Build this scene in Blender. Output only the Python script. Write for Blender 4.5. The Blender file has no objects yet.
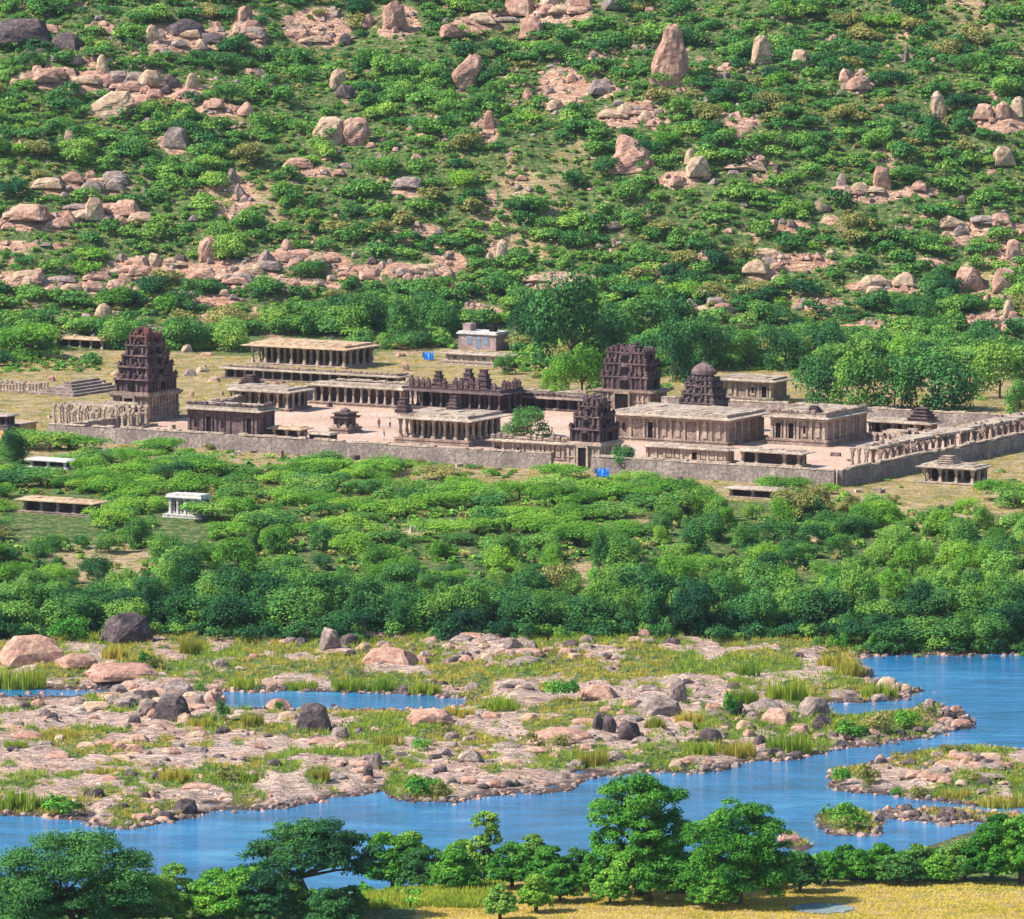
import bpy, math, random
import numpy as np
from mathutils import Vector, Matrix
random.seed(7)
rng = np.random.default_rng(7)
sc = bpy.context.scene
COL = sc.collection

# ------------------------------------------------------------------ camera, world, sun, exposure
CAMH, PITCH, F = 122.0, 0.1056, 6840.0
HAZE = 0.00002
cam_d = bpy.data.cameras.new('camera'); cam = bpy.data.objects.new('camera', cam_d); COL.objects.link(cam)
cam.location = (0, 0, CAMH); cam.rotation_euler = (math.pi/2 - PITCH, 0, 0)
cam_d.sensor_width = 36; cam_d.lens = F*36/1024; cam_d.clip_start = 5; cam_d.clip_end = 20000
sc.camera = cam
SUN_AZ, SUN_EL = math.radians(80), math.radians(46)      # azimuth measured from "behind the camera" towards the left
S = Vector((-math.sin(SUN_AZ)*math.cos(SUN_EL), -math.cos(SUN_AZ)*math.cos(SUN_EL), math.sin(SUN_EL)))
w = bpy.data.worlds.new('World'); sc.world = w; w.use_nodes = True
nt = w.node_tree; nt.nodes.clear()
sky = nt.nodes.new('ShaderNodeTexSky'); sky.sky_type = 'NISHITA'; sky.sun_disc = False
sky.sun_elevation = SUN_EL; sky.sun_rotation = math.atan2(S.x, S.y)
sky.air_density = 1.0; sky.dust_density = 0.1; sky.ozone_density = 3.0
bg = nt.nodes.new('ShaderNodeBackground'); bg.inputs[1].default_value = 0.10
wo = nt.nodes.new('ShaderNodeOutputWorld')
nt.links.new(sky.outputs[0], bg.inputs[0]); nt.links.new(bg.outputs[0], wo.inputs[0])
sl = bpy.data.lights.new('sun', 'SUN'); sl.energy = 5.0; sl.angle = math.radians(0.5); sl.color = (1.0, 0.945, 0.86)
so = bpy.data.objects.new('sun', sl); COL.objects.link(so)
so.rotation_euler = S.to_track_quat('Z', 'Y').to_euler(); so.location = (-300, 700, 400)
sc.view_settings.view_transform = 'Standard'; sc.view_settings.look = 'None'
sc.view_settings.gamma = 1.0; sc.view_settings.use_curve_mapping = False
sc.view_settings.exposure = 0.95

# ------------------------------------------------------------------ projection helpers
CP, SP = math.cos(PITCH), math.sin(PITCH)
def proj(x, y, z):
    dz = z - CAMH; dep = y*CP - dz*SP
    return 512 + F*x/dep, 459.5 - F*(y*SP + dz*CP)/dep
def ray(px, py):
    a = (np.asarray(px, float)-512)/F; b = (459.5-np.asarray(py, float))/F
    return a, CP + b*SP, -SP + b*CP
def unproj(px, py, z):
    dx, dy, dz = ray(px, py); t = (z-CAMH)/dz
    return dx*t, dy*t

# ------------------------------------------------------------------ noise
def _h(ix, iy, s):
    n = (ix.astype(np.int64)*374761393 + iy.astype(np.int64)*668265263 + s*1442695041) & 0x7fffffff
    n = ((n ^ (n >> 13))*1274126177) & 0x7fffffff
    n = (n ^ (n >> 16)) & 0xffff
    return n/65535.0
def vn(x, y, s=0):
    x = np.asarray(x, float); y = np.asarray(y, float)
    ix = np.floor(x); iy = np.floor(y); fx = x-ix; fy = y-iy
    fx = fx*fx*(3-2*fx); fy = fy*fy*(3-2*fy)
    a = _h(ix, iy, s); b = _h(ix+1, iy, s); c = _h(ix, iy+1, s); d = _h(ix+1, iy+1, s)
    return (a*(1-fx)+b*fx)*(1-fy) + (c*(1-fx)+d*fx)*fy
def fbm(x, y, s=0, o=4):
    v = 0; a = .5; t = 0
    for i in range(o):
        v = v + a*vn(x*2**i, y*2**i, s+i*17); t += a; a *= .5
    return v/t
def sst(a, b, x):
    t = np.clip((np.asarray(x, float)-a)/(b-a), 0, 1); return t*t*(3-2*t)

# ------------------------------------------------------------------ shore lines (traced where land meets water, laid on the water level)
ZW = -5.0
LAND_MAIN = [(-500,640),(-500,686),(0,687),(60,689),(113,689),(116,693),(66,697),(0,697),(-500,697),(-500,812),(0,815),(31,815),(60,819),(85,822),(113,829),(130,829),(150,825),(172,820),(195,817),(215,811),(236,810),(262,810),(284,808),(305,804),(321,801),(335,795),(352,797),(367,793),(384,790),(395,799),(415,802),(436,801),(455,803),(477,798),(500,796),(518,793),(545,793),(569,791),(586,779),(610,775),(637,774),(665,772),(690,773),(724,771),(745,763),(761,761),(790,760),(814,756),(830,750),(848,748),(870,746),(898,741),(920,739),(942,734),(958,729),(972,727),(977,723),(962,716),(950,713),(945,707),(935,704),(915,709),(898,712),(881,716),(860,716),(841,717),(832,713),(829,707),(829,702),(850,702),(868,702),(895,701),(908,696),(922,691),(905,688),(888,682),(872,680),(865,675),(860,667),(856,658),(885,655),(915,654),(960,655),(1024,654),(1600,652),(1600,300),(-500,300)]
CHAN = [(217,691),(255,692),(300,691),(350,692),(400,693),(440,696),(462,698),(473,701),(462,706),(448,711),(430,710),(400,711),(350,709),(320,710),(290,711),(262,709),(235,709),(222,706),(226,699)]
ISLE = [(831,775),(840,769),(860,767),(881,761),(900,758),(915,754),(940,750),(965,747),(990,748),(1016,749),(1100,748),(1500,750),(1500,815),(1060,815),(1024,808),(975,806),(950,803),(935,800),(915,799),(895,795),(876,794),(861,792),(845,791),(831,788)]
ISLE2 = [(881,811),(900,808),(925,810),(950,809),(985,813),(1040,818),(1040,826),(985,822),(950,824),(925,822),(900,820),(885,818)]
ISLE3 = [(820,815),(835,811),(860,811),(879,815),(883,823),(878,834),(850,836),(828,834),(819,826)]
NEAR = [(-700,905),(0,900),(120,905),(230,905),(300,898),(345,898),(380,892),(450,886),(520,874),(565,872),(600,868),(650,866),(700,862),(770,858),(810,858),(850,856),(900,853),(925,848),(945,842),(960,836),(985,830),(1024,826),(1700,820),(1700,1400),(-700,1400)]
SPIT = [(776,838),(790,834),(802,838),(812,846),(800,851),(782,846)]
def psd(poly, px, py):
    """signed distance in a y-stretched pixel space, positive inside"""
    P = np.array(poly, float); P[:,1] *= 2.5
    X = np.asarray(px, float); Y = np.asarray(py, float)*2.5
    sh = X.shape; X = X.ravel(); Y = Y.ravel()
    best = np.full(X.shape, 1e18); ins = np.zeros(X.shape, bool)
    n = len(P)
    for i in range(n):
        ax, ay = P[i]; bx, by = P[(i+1) % n]
        dx, dy = bx-ax, by-ay
        t = np.clip(((X-ax)*dx+(Y-ay)*dy)/(dx*dx+dy*dy+1e-9), 0, 1)
        d2 = (X-ax-t*dx)**2+(Y-ay-t*dy)**2
        best = np.minimum(best, d2)
        if ay != by:
            c = ((ay > Y) != (by > Y)) & (X < (bx-ax)*(Y-ay)/(by-ay)+ax)
            ins ^= c
    d = np.sqrt(best)
    return np.where(ins, d, -d).reshape(sh)
def wpix(x, y): return proj(x, y, ZW)

# rock zones on the hill (pixels of the bare outcrops)
HROCK = [(20,32,38,9),(100,28,14,6),(188,38,42,14),(250,32,18,20),(60,80,45,9),(112,86,52,9),(168,95,40,9),(318,28,32,20),(250,72,14,4),
 (218,110,22,7),(175,146,16,9),(88,187,46,9),(40,222,42,10),(100,215,42,9),(232,200,24,18),(28,284,36,9),(95,288,40,6),(150,268,48,11),(228,276,48,15),
 (300,262,50,11),(395,274,58,11),(290,284,50,6),(450,262,16,10),(318,172,34,5),(500,252,13,11),(410,193,18,5),(425,230,16,6),(486,130,13,14),
 (562,90,24,22),(632,116,34,14),(735,127,26,11),(560,284,32,12),(545,300,16,8),(655,275,20,4),(715,256,24,5),(762,274,16,6),(725,207,20,3),(765,178,36,4),
 (868,196,36,7),(918,192,20,6),(790,228,22,7),(795,262,34,9),(830,220,9,5),(890,286,44,6),(985,228,42,7),(955,240,18,7),(990,322,34,10),
 (640,316,16,8),(712,310,22,5),(1000,122,28,11),(858,84,16,9),(540,14,50,10),(600,90,20,8),(395,22,26,18),(480,24,30,8),(680,180,22,9),
 (820,305,24,7),(880,325,26,6),(480,310,22,7),(270,312,18,5),(330,318,10,4),(205,320,14,7),(600,60,14,6),(640,210,14,3),(930,262,16,5),(1010,255,14,14),(30,245,40,5),(200,300,40,6)]
HR = np.array(HROCK, float)
def hrock(px, py):
    m = np.zeros(np.shape(px))
    for cx, cy, rx, ry in HROCK:
        m = np.maximum(m, 1.25-np.sqrt(((px-cx)/rx)**2+((py-cy)/ry)**2))
    return np.clip(m*1.6, 0, 1)

def hf(x, y, fine=True):
    x = np.asarray(x, float); y = np.asarray(y, float)
    px, py = wpix(x, y)
    m = psd(LAND_MAIN, px, py); m = np.minimum(m, -psd(CHAN, px, py))
    for P in (ISLE, ISLE2, ISLE3, SPIT): m = np.maximum(m, psd(P, px, py))
    near = psd(NEAR, px, py)
    wob = (fbm(x*.35, y*.2, 5)-.5)*9
    mm = m + wob*(np.abs(m) < 40)
    land = np.where(mm > 0, .12+1.0*sst(0, 40, mm), -2.5*sst(0, 25, -mm))
    # broken slabs
    t = fbm(x*.11, y*.035, 31)*7; sl_ = np.floor(t)+sst(.78, 1.0, t-np.floor(t))
    land = land + np.where(mm > 3, (sl_*.26-.8)*sst(3, 25, mm), 0)
    if fine:
        land = land + np.where(mm > 2, ((fbm(x*.8, y*.4, 77)-.5)*.5+np.abs(fbm(x*.3, y*.12, 78)-.5)*-1.5+.22)*sst(2, 14, mm), 0)
    base = ZW + land
    nb = ZW + np.where(near > 0, .2+2.6*sst(0, 90, near), -2.5*sst(0, 25, -near)) + (fbm(x*.2, y*.2, 9)-.5)*.2*(near > 0)
    base = np.maximum(base, nb)
    # bank rising to the temple terrace
    bank = sst(955, 1085, y)
    z = base*(1-bank) + bank*((fbm(x*.05, y*.03, 3)-.5)*.9*(1-sst(1070, 1095, y)))
    z = np.where(y > 957, z, base)
    # hill of boulders
    t = np.clip(y-1345-25*(fbm(x*.012, 0*y, 12)-.5), 0, None)
    hill = t*.30*sst(0, 110, t) + t*.05
    hill = hill + sst(20, 160, t)*((fbm(x*.018, y*.018, 40)-.5)*16 + (fbm(x*.07, y*.07, 41)-.5)*4.0)
    hill = hill*(1-sst(330, 900, t)*.35)
    gx, gy = proj(x, y, hill)
    z = z + hill
    if fine:
        hr = hrock(gx, gy)*(y > 1330)
        tt = fbm(x*.09, y*.06, 61)*9; st = np.floor(tt)+sst(.7, 1, tt-np.floor(tt))
        z = z + hr*((st-4)*.35+(fbm(x*.6, y*.6, 62)-.5)*1.0+.5)
        z = z + (y > 1000)*(y < 1345)*(fbm(x*.3, y*.3, 63)-.5)*.12*0
    return z

# ------------------------------------------------------------------ mesh helpers
def newobj(name, me, mat=None, parent=None, loc=(0,0,0), rot=(0,0,0), scale=(1,1,1)):
    o = bpy.data.objects.new(name, me); COL.objects.link(o)
    if mat is not None and me is not None and len(me.materials) == 0: me.materials.append(mat)
    o.location = loc; o.rotation_euler = rot; o.scale = scale
    if parent is not None: o.parent = parent
    return o
def tag(o, label=None, cat=None, group=None, kind=None):
    if label: o['label'] = label
    if cat: o['category'] = cat
    if group: o['group'] = group
    if kind: o['kind'] = kind
    return o
def npmesh(name, V, Q, attr=None, smooth=False):
    """mesh from vertex array and an (n,k) face array"""
    me = bpy.data.meshes.new(name); V = np.asarray(V, np.float32); Q = np.asarray(Q, np.int32); k = Q.shape[1]
    me.vertices.add(len(V)); me.vertices.foreach_set('co', V.ravel())
    me.loops.add(Q.size); me.loops.foreach_set('vertex_index', Q.ravel())
    me.polygons.add(len(Q)); me.polygons.foreach_set('loop_start', np.arange(0, Q.size, k, dtype=np.int32))
    me.update(calc_edges=True)
    me.polygons.foreach_set('use_smooth', np.full(len(Q), smooth, dtype=bool))
    if attr:
        for nm, arr in attr.items():
            if arr.ndim == 1:
                a = me.attributes.new(nm, 'FLOAT', 'POINT'); a.data.foreach_set('value', arr.astype(np.float32))
            else:
                a = me.attributes.new(nm, 'FLOAT_COLOR', 'POINT'); a.data.foreach_set('color', arr.astype(np.float32).ravel())
    me.validate() if False else None
    return me
class MB:
    def __init__(s): s.v = []; s.f = []
    def box(s, cx, cy, z0, sx, sy, h, rot=0, top=1.0, jit=0, topy=None):
        b = len(s.v); c, n = math.cos(rot), math.sin(rot); topy = top if topy is None else topy
        for k, (zz, t, ty) in enumerate(((z0, 1, 1), (z0+h, top, topy))):
            for ux, uy in ((-1,-1),(1,-1),(1,1),(-1,1)):
                X = ux*sx/2*t; Y = uy*sy/2*ty
                if jit: X += random.uniform(-jit, jit); Y += random.uniform(-jit, jit)
                s.v.append((cx+X*c-Y*n, cy+X*n+Y*c, zz+(random.uniform(-jit, jit) if jit and k else 0)))
        s.f += [(b,b+3,b+2,b+1),(b+4,b+5,b+6,b+7),(b,b+1,b+5,b+4),(b+1,b+2,b+6,b+5),(b+2,b+3,b+7,b+6),(b+3,b,b+4,b+7)]
        return s
    def rbox(s, x0, x1, y0, y1, z0, z1): return s.box((x0+x1)/2, (y0+y1)/2, z0, x1-x0, y1-y0, z1-z0)
    def cone(s, cx, cy, z0, prof, n=8, rot=0, sy=1.0):
        b = len(s.v)
        for z, r in prof:
            for i in range(n):
                a = rot+2*math.pi*i/n; s.v.append((cx+r*math.cos(a), cy+r*sy*math.sin(a), z0+z))
        for k in range(len(prof)-1):
            for i in range(n):
                j = (i+1) % n; s.f.append((b+k*n+i, b+k*n+j, b+(k+1)*n+j, b+(k+1)*n+i))
        s.f.append(tuple(b+i for i in reversed(range(n)))); s.f.append(tuple(b+(len(prof)-1)*n+i for i in range(n)))
        return s
    def tube(s, pts, rads, n=6):
        b = len(s.v); pts = [Vector(p) for p in pts]
        for k, p in enumerate(pts):
            d = (pts[min(k+1, len(pts)-1)]-pts[max(k-1, 0)]).normalized()
            u = d.cross(Vector((.3, .9, .2))).normalized(); v = d.cross(u)
            for i in range(n):
                a = 2*math.pi*i/n; q = p+u*math.cos(a)*rads[k]+v*math.sin(a)*rads[k]; s.v.append(tuple(q))
        for k in range(len(pts)-1):
            for i in range(n):
                j = (i+1) % n; s.f.append((b+k*n+i, b+k*n+j, b+(k+1)*n+j, b+(k+1)*n+i))
        s.f.append(tuple(b+i for i in reversed(range(n)))); s.f.append(tuple(b+(len(pts)-1)*n+i for i in range(n)))
        return s
    def mesh(s, name):
        me = bpy.data.meshes.new(name); me.from_pydata(s.v, [], s.f); me.update(); return me
    def obj(s, name, mat, parent=None, loc=(0,0,0), rot=(0,0,0)):
        return newobj(name, s.mesh(name), mat, parent, loc, rot)

# ------------------------------------------------------------------ materials
def mat(name, rough=.9, spec=.2):
    m = bpy.data.materials.new(name); m.use_nodes = True; b = m.node_tree.nodes['Principled BSDF']
    b.inputs['Roughness'].default_value = rough; b.inputs['Specular IOR Level'].default_value = spec
    return m, m.node_tree, b
def N(nt, typ, **kw):
    n = nt.nodes.new(typ)
    for k, v in kw.items():
        if k in n.inputs: n.inputs[k].default_value = v
        else: setattr(n, k, v)
    return n
def noise(nt, scale, detail=4, rough=.55, vec=None, mscale=None, dist=0):
    if vec is None: vec = N(nt, 'ShaderNodeNewGeometry').outputs['Position']
    if mscale is not None:
        mp = N(nt, 'ShaderNodeVectorMath', operation='MULTIPLY'); nt.links.new(vec, mp.inputs[0]); mp.inputs[1].default_value = mscale; vec = mp.outputs[0]
    n = N(nt, 'ShaderNodeTexNoise', Scale=scale, Detail=detail, Roughness=rough, Distortion=dist)
    nt.links.new(vec, n.inputs['Vector']); return n.outputs['Fac']
def ramp(nt, fac, stops):
    r = nt.nodes.new('ShaderNodeValToRGB'); nt.links.new(fac, r.inputs[0])
    e = r.color_ramp.elements
    while len(e) < len(stops): e.new(.5)
    for el, (p, c) in zip(e, stops):
        el.position = p; el.color = (*c, 1) if len(c) == 3 else c
    return r.outputs[0]
def mix(nt, fac, a, b, mode='MIX'):
    m = nt.nodes.new('ShaderNodeMix'); m.data_type = 'RGBA'; m.blend_type = mode
    for s, k in ((fac, 0), (a, 6), (b, 7)):
        if isinstance(s, (int, float)): m.inputs[k].default_value = s
        elif isinstance(s, tuple): m.inputs[k].default_value = (*s, 1)
        else: nt.links.new(s, m.inputs[k])
    return m.outputs[2]
def mth(nt, op, a, b=None, c=None, clamp=False):
    m = nt.nodes.new('ShaderNodeMath'); m.operation = op; m.use_clamp = clamp
    for i, s in enumerate((a, b, c)):
        if s is None: continue
        if isinstance(s, (int, float)): m.inputs[i].default_value = s
        else: nt.links.new(s, m.inputs[i])
    return m.outputs[0]
def bump(nt, b, h, strength=.5, dist=.3):
    n = N(nt, 'ShaderNodeBump', Strength=strength, Distance=dist); nt.links.new(h, n.inputs['Height']); nt.links.new(n.outputs[0], b.inputs['Normal'])

def stone(name, c1, c2, c3, sc1=.35, sc2=2.2, streak=True, bstr=.6, crack=0):
    m, nt, b = mat(name, .92, .15)
    n1 = noise(nt, sc1, 5, .6); n2 = noise(nt, sc2, 5, .65)
    c = ramp(nt, n1, [(.30, c1), (.52, c2), (.72, c3)])
    c = mix(nt, ramp(nt, n2, [(.35, (0,0,0)), (.6, (.75,.75,.75))]), c, tuple(v*.52 for v in c1))
    if streak:
        n3 = noise(nt, 1.0, 3, .6, mscale=(1.6, 1.6, .18)); c = mix(nt, ramp(nt, n3, [(.48, (0,0,0)), (.68, (.6,.6,.6))]), c, tuple(v*.4 for v in c2))
    if crack and False:
        pos = N(nt, 'ShaderNodeNewGeometry').outputs['Position']; v = N(nt, 'ShaderNodeTexVoronoi', Scale=crack, feature='DISTANCE_TO_EDGE'); nc = N(nt, 'ShaderNodeTexNoise', Scale=.7, Detail=3); nt.links.new(pos, nc.inputs['Vector'])
        va = N(nt, 'ShaderNodeVectorMath', operation='ADD'); nt.links.new(pos, va.inputs[0]); nt.links.new(nc.outputs['Color'], va.inputs[1]); nt.links.new(va.outputs[0], v.inputs['Vector'])
        k = ramp(nt, v.outputs['Distance'], [(.015, (.8,.8,.8)), (.06, (0,0,0))]); c = mix(nt, k, c, tuple(q*.35 for q in c1)); n2 = mth(nt, 'SUBTRACT', n2, k)
    nt.links.new(c, b.inputs['Base Color']); bump(nt, b, n2, bstr, .25)
    return m
M = {}
M['rock_pink'] = stone('pink_granite', (.38,.20,.15), (.60,.35,.255), (.72,.49,.365), .22, 1.1, True, .8, .28)
M['rock_tan'] = stone('tan_granite', (.42,.28,.18), (.62,.43,.29), (.72,.55,.40), .25, 1.1, True, .8, .28)
M['rock_grey'] = stone('grey_granite', (.20,.15,.135), (.40,.30,.25), (.52,.41,.35), .5, 1.8, True, .8, .28)
M['rock_dark'] = stone('dark_weathered_granite', (.07,.055,.06), (.16,.115,.115), (.30,.22,.20), .4, 1.8, True, .8, .28)
M['temple'] = stone('temple_granite', (.20,.135,.12), (.42,.30,.235), (.64,.49,.37), .45, 2.8, True, .5)
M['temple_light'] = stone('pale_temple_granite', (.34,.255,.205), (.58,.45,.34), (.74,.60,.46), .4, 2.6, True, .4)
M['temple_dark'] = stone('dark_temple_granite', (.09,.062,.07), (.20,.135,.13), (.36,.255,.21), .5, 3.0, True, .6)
M['brick'] = stone('weathered_tower_brick', (.075,.047,.056), (.17,.105,.105), (.36,.245,.20), .55, 3.2, True, .7)
M['brick_red'] = stone('red_tower_brick', (.12,.05,.052), (.24,.105,.095), (.40,.22,.17), .6, 3.0, True, .7)
M['roof'] = stone('roof_slab', (.29,.22,.175), (.50,.40,.31), (.70,.57,.44), .30, 1.6, False, .3)
M['roof_tan'] = stone('tan_roof', (.46,.30,.19), (.60,.42,.27), (.64,.49,.34), .2, 1.2, False, .3)
M['wall'] = stone('compound_wall_stone', (.22,.175,.16), (.37,.295,.25), (.52,.43,.35), .3, 2.0, True, .7)
M['pink_paint'] = stone('pink_limewash', (.36,.24,.23), (.48,.33,.32), (.56,.42,.40), .4, 2.0, True, .2)
M['blue_paint'] = stone('faded_blue_shutter', (.17,.23,.31), (.24,.31,.39), (.3,.37,.44), .4, 2.0, False, .2)
M['white'] = stone('white_stone', (.55,.52,.48), (.68,.64,.60), (.74,.71,.66), .6, 3.0, True, .2)
M['orange'] = stone('ochre_platform', (.55,.30,.10), (.68,.42,.16), (.72,.50,.24), .3, 1.0, False, .2)
def plain(name, c, rough=.8, spec=.2):
    m, nt, b = mat(name, rough, spec); n = noise(nt, 3.0, 3)
    nt.links.new(mix(nt, n, tuple(v*.75 for v in c), c), b.inputs['Base Color']); return m
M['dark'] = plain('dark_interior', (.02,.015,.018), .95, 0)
M['tarp'] = plain('blue_tarpaulin', (.02,.16,.55), .5)
M['bark'] = stone('bark', (.10,.075,.055), (.20,.15,.11), (.33,.27,.21), 1.5, 6, True, .8)
M['skin'] = plain('skin', (.22,.11,.07), .6)
M['cloth_white'] = plain('white_cotton', (.7,.68,.66)); M['cloth_red'] = plain('red_cotton', (.5,.06,.05)); M['cloth_blue'] = plain('blue_cotton', (.06,.1,.28)); M['hair'] = plain('black_hair', (.01,.008,.008))

def foliage(name, dark, mid, light, sc_=.14, transl=.18):
    m, nt, b = mat(name, .75, .12)
    geo = N(nt, 'ShaderNodeNewGeometry')
    at = N(nt, 'ShaderNodeAttribute', attribute_name='tint')
    n1 = noise(nt, sc_, 2, .5, geo.outputs['Position']); n2 = noise(nt, 1.1, 2, .5, geo.outputs['Position'])
    f = mth(nt, 'ADD', mth(nt, 'MULTIPLY', n1, 1.35), mth(nt, 'MULTIPLY', at.outputs['Fac'], .30))
    f = mth(nt, 'ADD', f, mth(nt, 'MULTIPLY', n2, .35)); f = mth(nt, 'SUBTRACT', f, .50, clamp=True)
    oi = N(nt, 'ShaderNodeObjectInfo'); f = mth(nt, 'ADD', f, mth(nt, 'MULTIPLY', mth(nt, 'SUBTRACT', oi.outputs['Random'], .5), .42), clamp=True)
    c = ramp(nt, f, [(.18, dark), (.5, mid), (.82, light)])
    nt.links.new(c, b.inputs['Base Color'])
    tr = N(nt, 'ShaderNodeBsdfTranslucent'); nt.links.new(mix(nt, .5, c, light), tr.inputs['Color'])
    ms = N(nt, 'ShaderNodeMixShader', Fac=transl); nt.links.new(b.outputs[0], ms.inputs[1]); nt.links.new(tr.outputs[0], ms.inputs[2])
    nt.links.new(ms.outputs[0], nt.nodes['Material Output'].inputs['Surface'])
    return m
M['leaf_hill'] = foliage('hill_shrub_leaves', (.045,.16,.045), (.13,.31,.055), (.30,.46,.075), .13)
M['leaf_acacia'] = foliage('acacia_leaves', (.07,.21,.03), (.16,.37,.04), (.31,.50,.065), .10, .35)
M['leaf_belt'] = foliage('riverside_tree_leaves', (.034,.125,.04), (.095,.245,.045), (.22,.38,.06), .12)
M['leaf_dark'] = foliage('dark_tree_leaves', (.012,.062,.032), (.035,.135,.038), (.09,.24,.05), .12)
M['leaf_near'] = foliage('near_tree_leaves', (.025,.13,.02), (.075,.26,.028), (.20,.42,.045), .25)
M['leaf_dry'] = foliage('dry_shrub_leaves', (.15,.17,.05), (.26,.26,.07), (.38,.34,.11), .2)
M['grass_y'] = foliage('yellow_green_grass', (.20,.25,.035), (.40,.38,.06), (.60,.48,.09), .16, .3)
M['grass_g'] = foliage('green_reeds', (.11,.24,.025), (.25,.37,.035), (.42,.46,.06), .2, .3)
M['grass_f'] = foliage('ripe_field_grass', (.38,.30,.03), (.62,.46,.06), (.74,.58,.11), .08, .3)

# ------------------------------------------------------------------ terrain: one sheet with a dense middle
def axis(stops):
    out = [stops[0][0]]
    for (a, st), (b, _) in zip(stops[:-1], stops[1:]):
        n = max(1, int(round((b-a)/st))); out += list(a+(b-a)*(np.arange(1, n+1)/n))
    return np.array(out)
xs = axis([(-9000,2500),(-1500,250),(-500,25),(-200,5),(-110,.6),(110,5),(200,25),(500,250),(1500,2500),(9000,1)])
ys = axis([(-6000,2000),(0,100),(500,20),(660,2.0),(705,.55),(965,1.1),(1340,.9),(1640,3),(1800,20),(2300,200),(4000,2500),(14000,1)])
X, Y = np.meshgrid(xs, ys); Z = hf(X, Y)
ny, nx = X.shape
GX, GY = proj(X, Y, Z)
def bil(x, y, A):
    x = np.asarray(x, float); y = np.asarray(y, float)
    i = np.clip(np.searchsorted(xs, x)-1, 0, nx-2); j = np.clip(np.searchsorted(ys, y)-1, 0, ny-2)
    fx = (x-xs[i])/(xs[i+1]-xs[i]); fy = (y-ys[j])/(ys[j+1]-ys[j])
    return (A[j,i]*(1-fx)+A[j,i+1]*fx)*(1-fy)+(A[j+1,i]*(1-fx)+A[j+1,i+1]*fx)*fy
def gz(x, y): return bil(x, y, Z)
def ground(px, py):
    """where the sight line of a pixel meets the ground"""
    a, dy, dz = ray(px, py)
    ysamp = np.arange(660, 2100, .5); t = ysamp/dy
    zz = CAMH+dz*t; g = bil(a*t, ysamp, Z); k = int(np.argmax(zz <= g))
    return float(a*t[k]), float(ysamp[k]), float(g[k])
# cover masks: R rock, G green grass, B dry grass / earth
def ell(lst, px, py, s=1.3):
    m = np.zeros(np.shape(px))
    for cx, cy, rx, ry in lst: m = np.maximum(m, s-np.sqrt(((px-cx)/rx)**2+((py-cy)/ry)**2))
    return np.clip(m*2, 0, 1)
GRASS_Y = [(130,630,80,6),(330,628,120,7),(560,640,90,8),(690,640,90,12),(780,650,90,12),(840,660,40,12),(230,640,30,8),(190,660,30,14),(260,668,50,10),(330,672,60,8),(400,650,40,14),(430,676,50,10),
 (540,655,22,8),(640,665,60,14),(730,668,70,14),(820,678,50,12),(880,694,26,8),(62,738,30,7),(10,745,20,6),(130,748,40,4),(480,740,30,8),(420,735,60,10),(380,720,55,8),(520,705,60,8),(560,725,35,8),(570,760,30,8),(610,760,25,10),
 (640,718,22,6),(100,775,40,5),(170,778,22,9),(235,775,30,9),(320,775,14,8),(300,730,16,8),(205,725,28,9),(262,722,30,9),(10,790,60,8),(30,803,55,12),(420,790,30,10),(700,752,40,8),(790,745,44,10),(760,720,20,8),(840,735,44,12),(890,722,55,14),(930,710,18,8),
 (850,778,22,12),(880,762,30,5),(940,752,60,6),(870,790,40,5),(905,790,18,8),(950,795,50,9),(1000,800,40,12),(960,775,20,6),(850,820,32,12),(500,770,18,5),(350,750,40,6),(455,755,40,5),(660,740,20,7)]
px, py = GX, GY
nz = fbm(X*.22, Y*.10, 90); nz2 = fbm(X*.06, Y*.03, 91)
isl = (Y < 968)
near_m = psd(NEAR, *wpix(X[:170], Y[:170])) if False else None
grass = np.clip(ell(GRASS_Y, px, py, 1.35)*sst(.32, .55, nz)*1.3, 0, 1)*isl
upper = sst(684, 672, py)*isl*sst(.36, .50, nz+.04*(px > 600)); rightp = isl*(px > 640)*sst(.44, .54, nz)
grass = np.maximum(np.maximum(grass, isl*sst(.57, .66, nz)*.9), np.maximum(upper, rightp*.95))
rock = np.where(isl, 1-grass*.9, 0); dry = np.zeros_like(rock)
nearland = isl & (GY > 830) & (Z > ZW+.15) & (psd(NEAR, *wpix(X, Y)) > 0)
rock = np.where(nearland, .0, rock); grass = np.where(nearland, 1., grass)
field = nearland & (GY > 884+4*np.sin(GX*.02)) & (GX > 415)
dry = np.where(field, 1., dry)
# bank between river and temple
bank = (Y >= 968) & (Y < 1345)
walln = 439.5+.058*(px-15)
dryz = np.clip(sst(-8, 4, walln+16-py), 0, 1)                            # bare ground round the compound
dryz = np.maximum(dryz, ell([(900,505,90,22),(960,490,70,14),(110,560,55,22),(250,462,80,9),(590,575,50,12),(930,500,60,14),(830,540,30,6),(620,520,30,5),(400,535,60,6),(1000,470,60,20)], px, py))
dry = np.where(bank, np.clip(dryz*(.60+.7*sst(.38,.6,nz)), 0, 1), dry); grass = np.where(bank, 1-dry*.9, grass)
hillm = Y >= 1345
hr = hrock(px, py)
dryh = sst(.58, .74, fbm(X*.05, Y*.04, 95))*.8
dryh = np.maximum(dryh, ell([(120,365,120,14),(560,380,40,8),(440,355,60,12),(930,330,60,8),(780,300,60,8)], px, py))
rock = np.where(hillm, np.clip(hr*1.5, 0, 1)*sst(.25, .45, fbm(X*.25, Y*.2, 96))+sst(.66, .74, nz)*.6, rock)
dry = np.where(hillm, dryh, dry); grass = np.where(hillm, 1-dryh*.8, grass)
court = np.zeros_like(rock)
idx = np.arange(ny*nx).reshape(ny, nx)
Q = np.stack([idx[:-1,:-1], idx[:-1,1:], idx[1:,1:], idx[1:,:-1]], -1).reshape(-1, 4)
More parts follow.
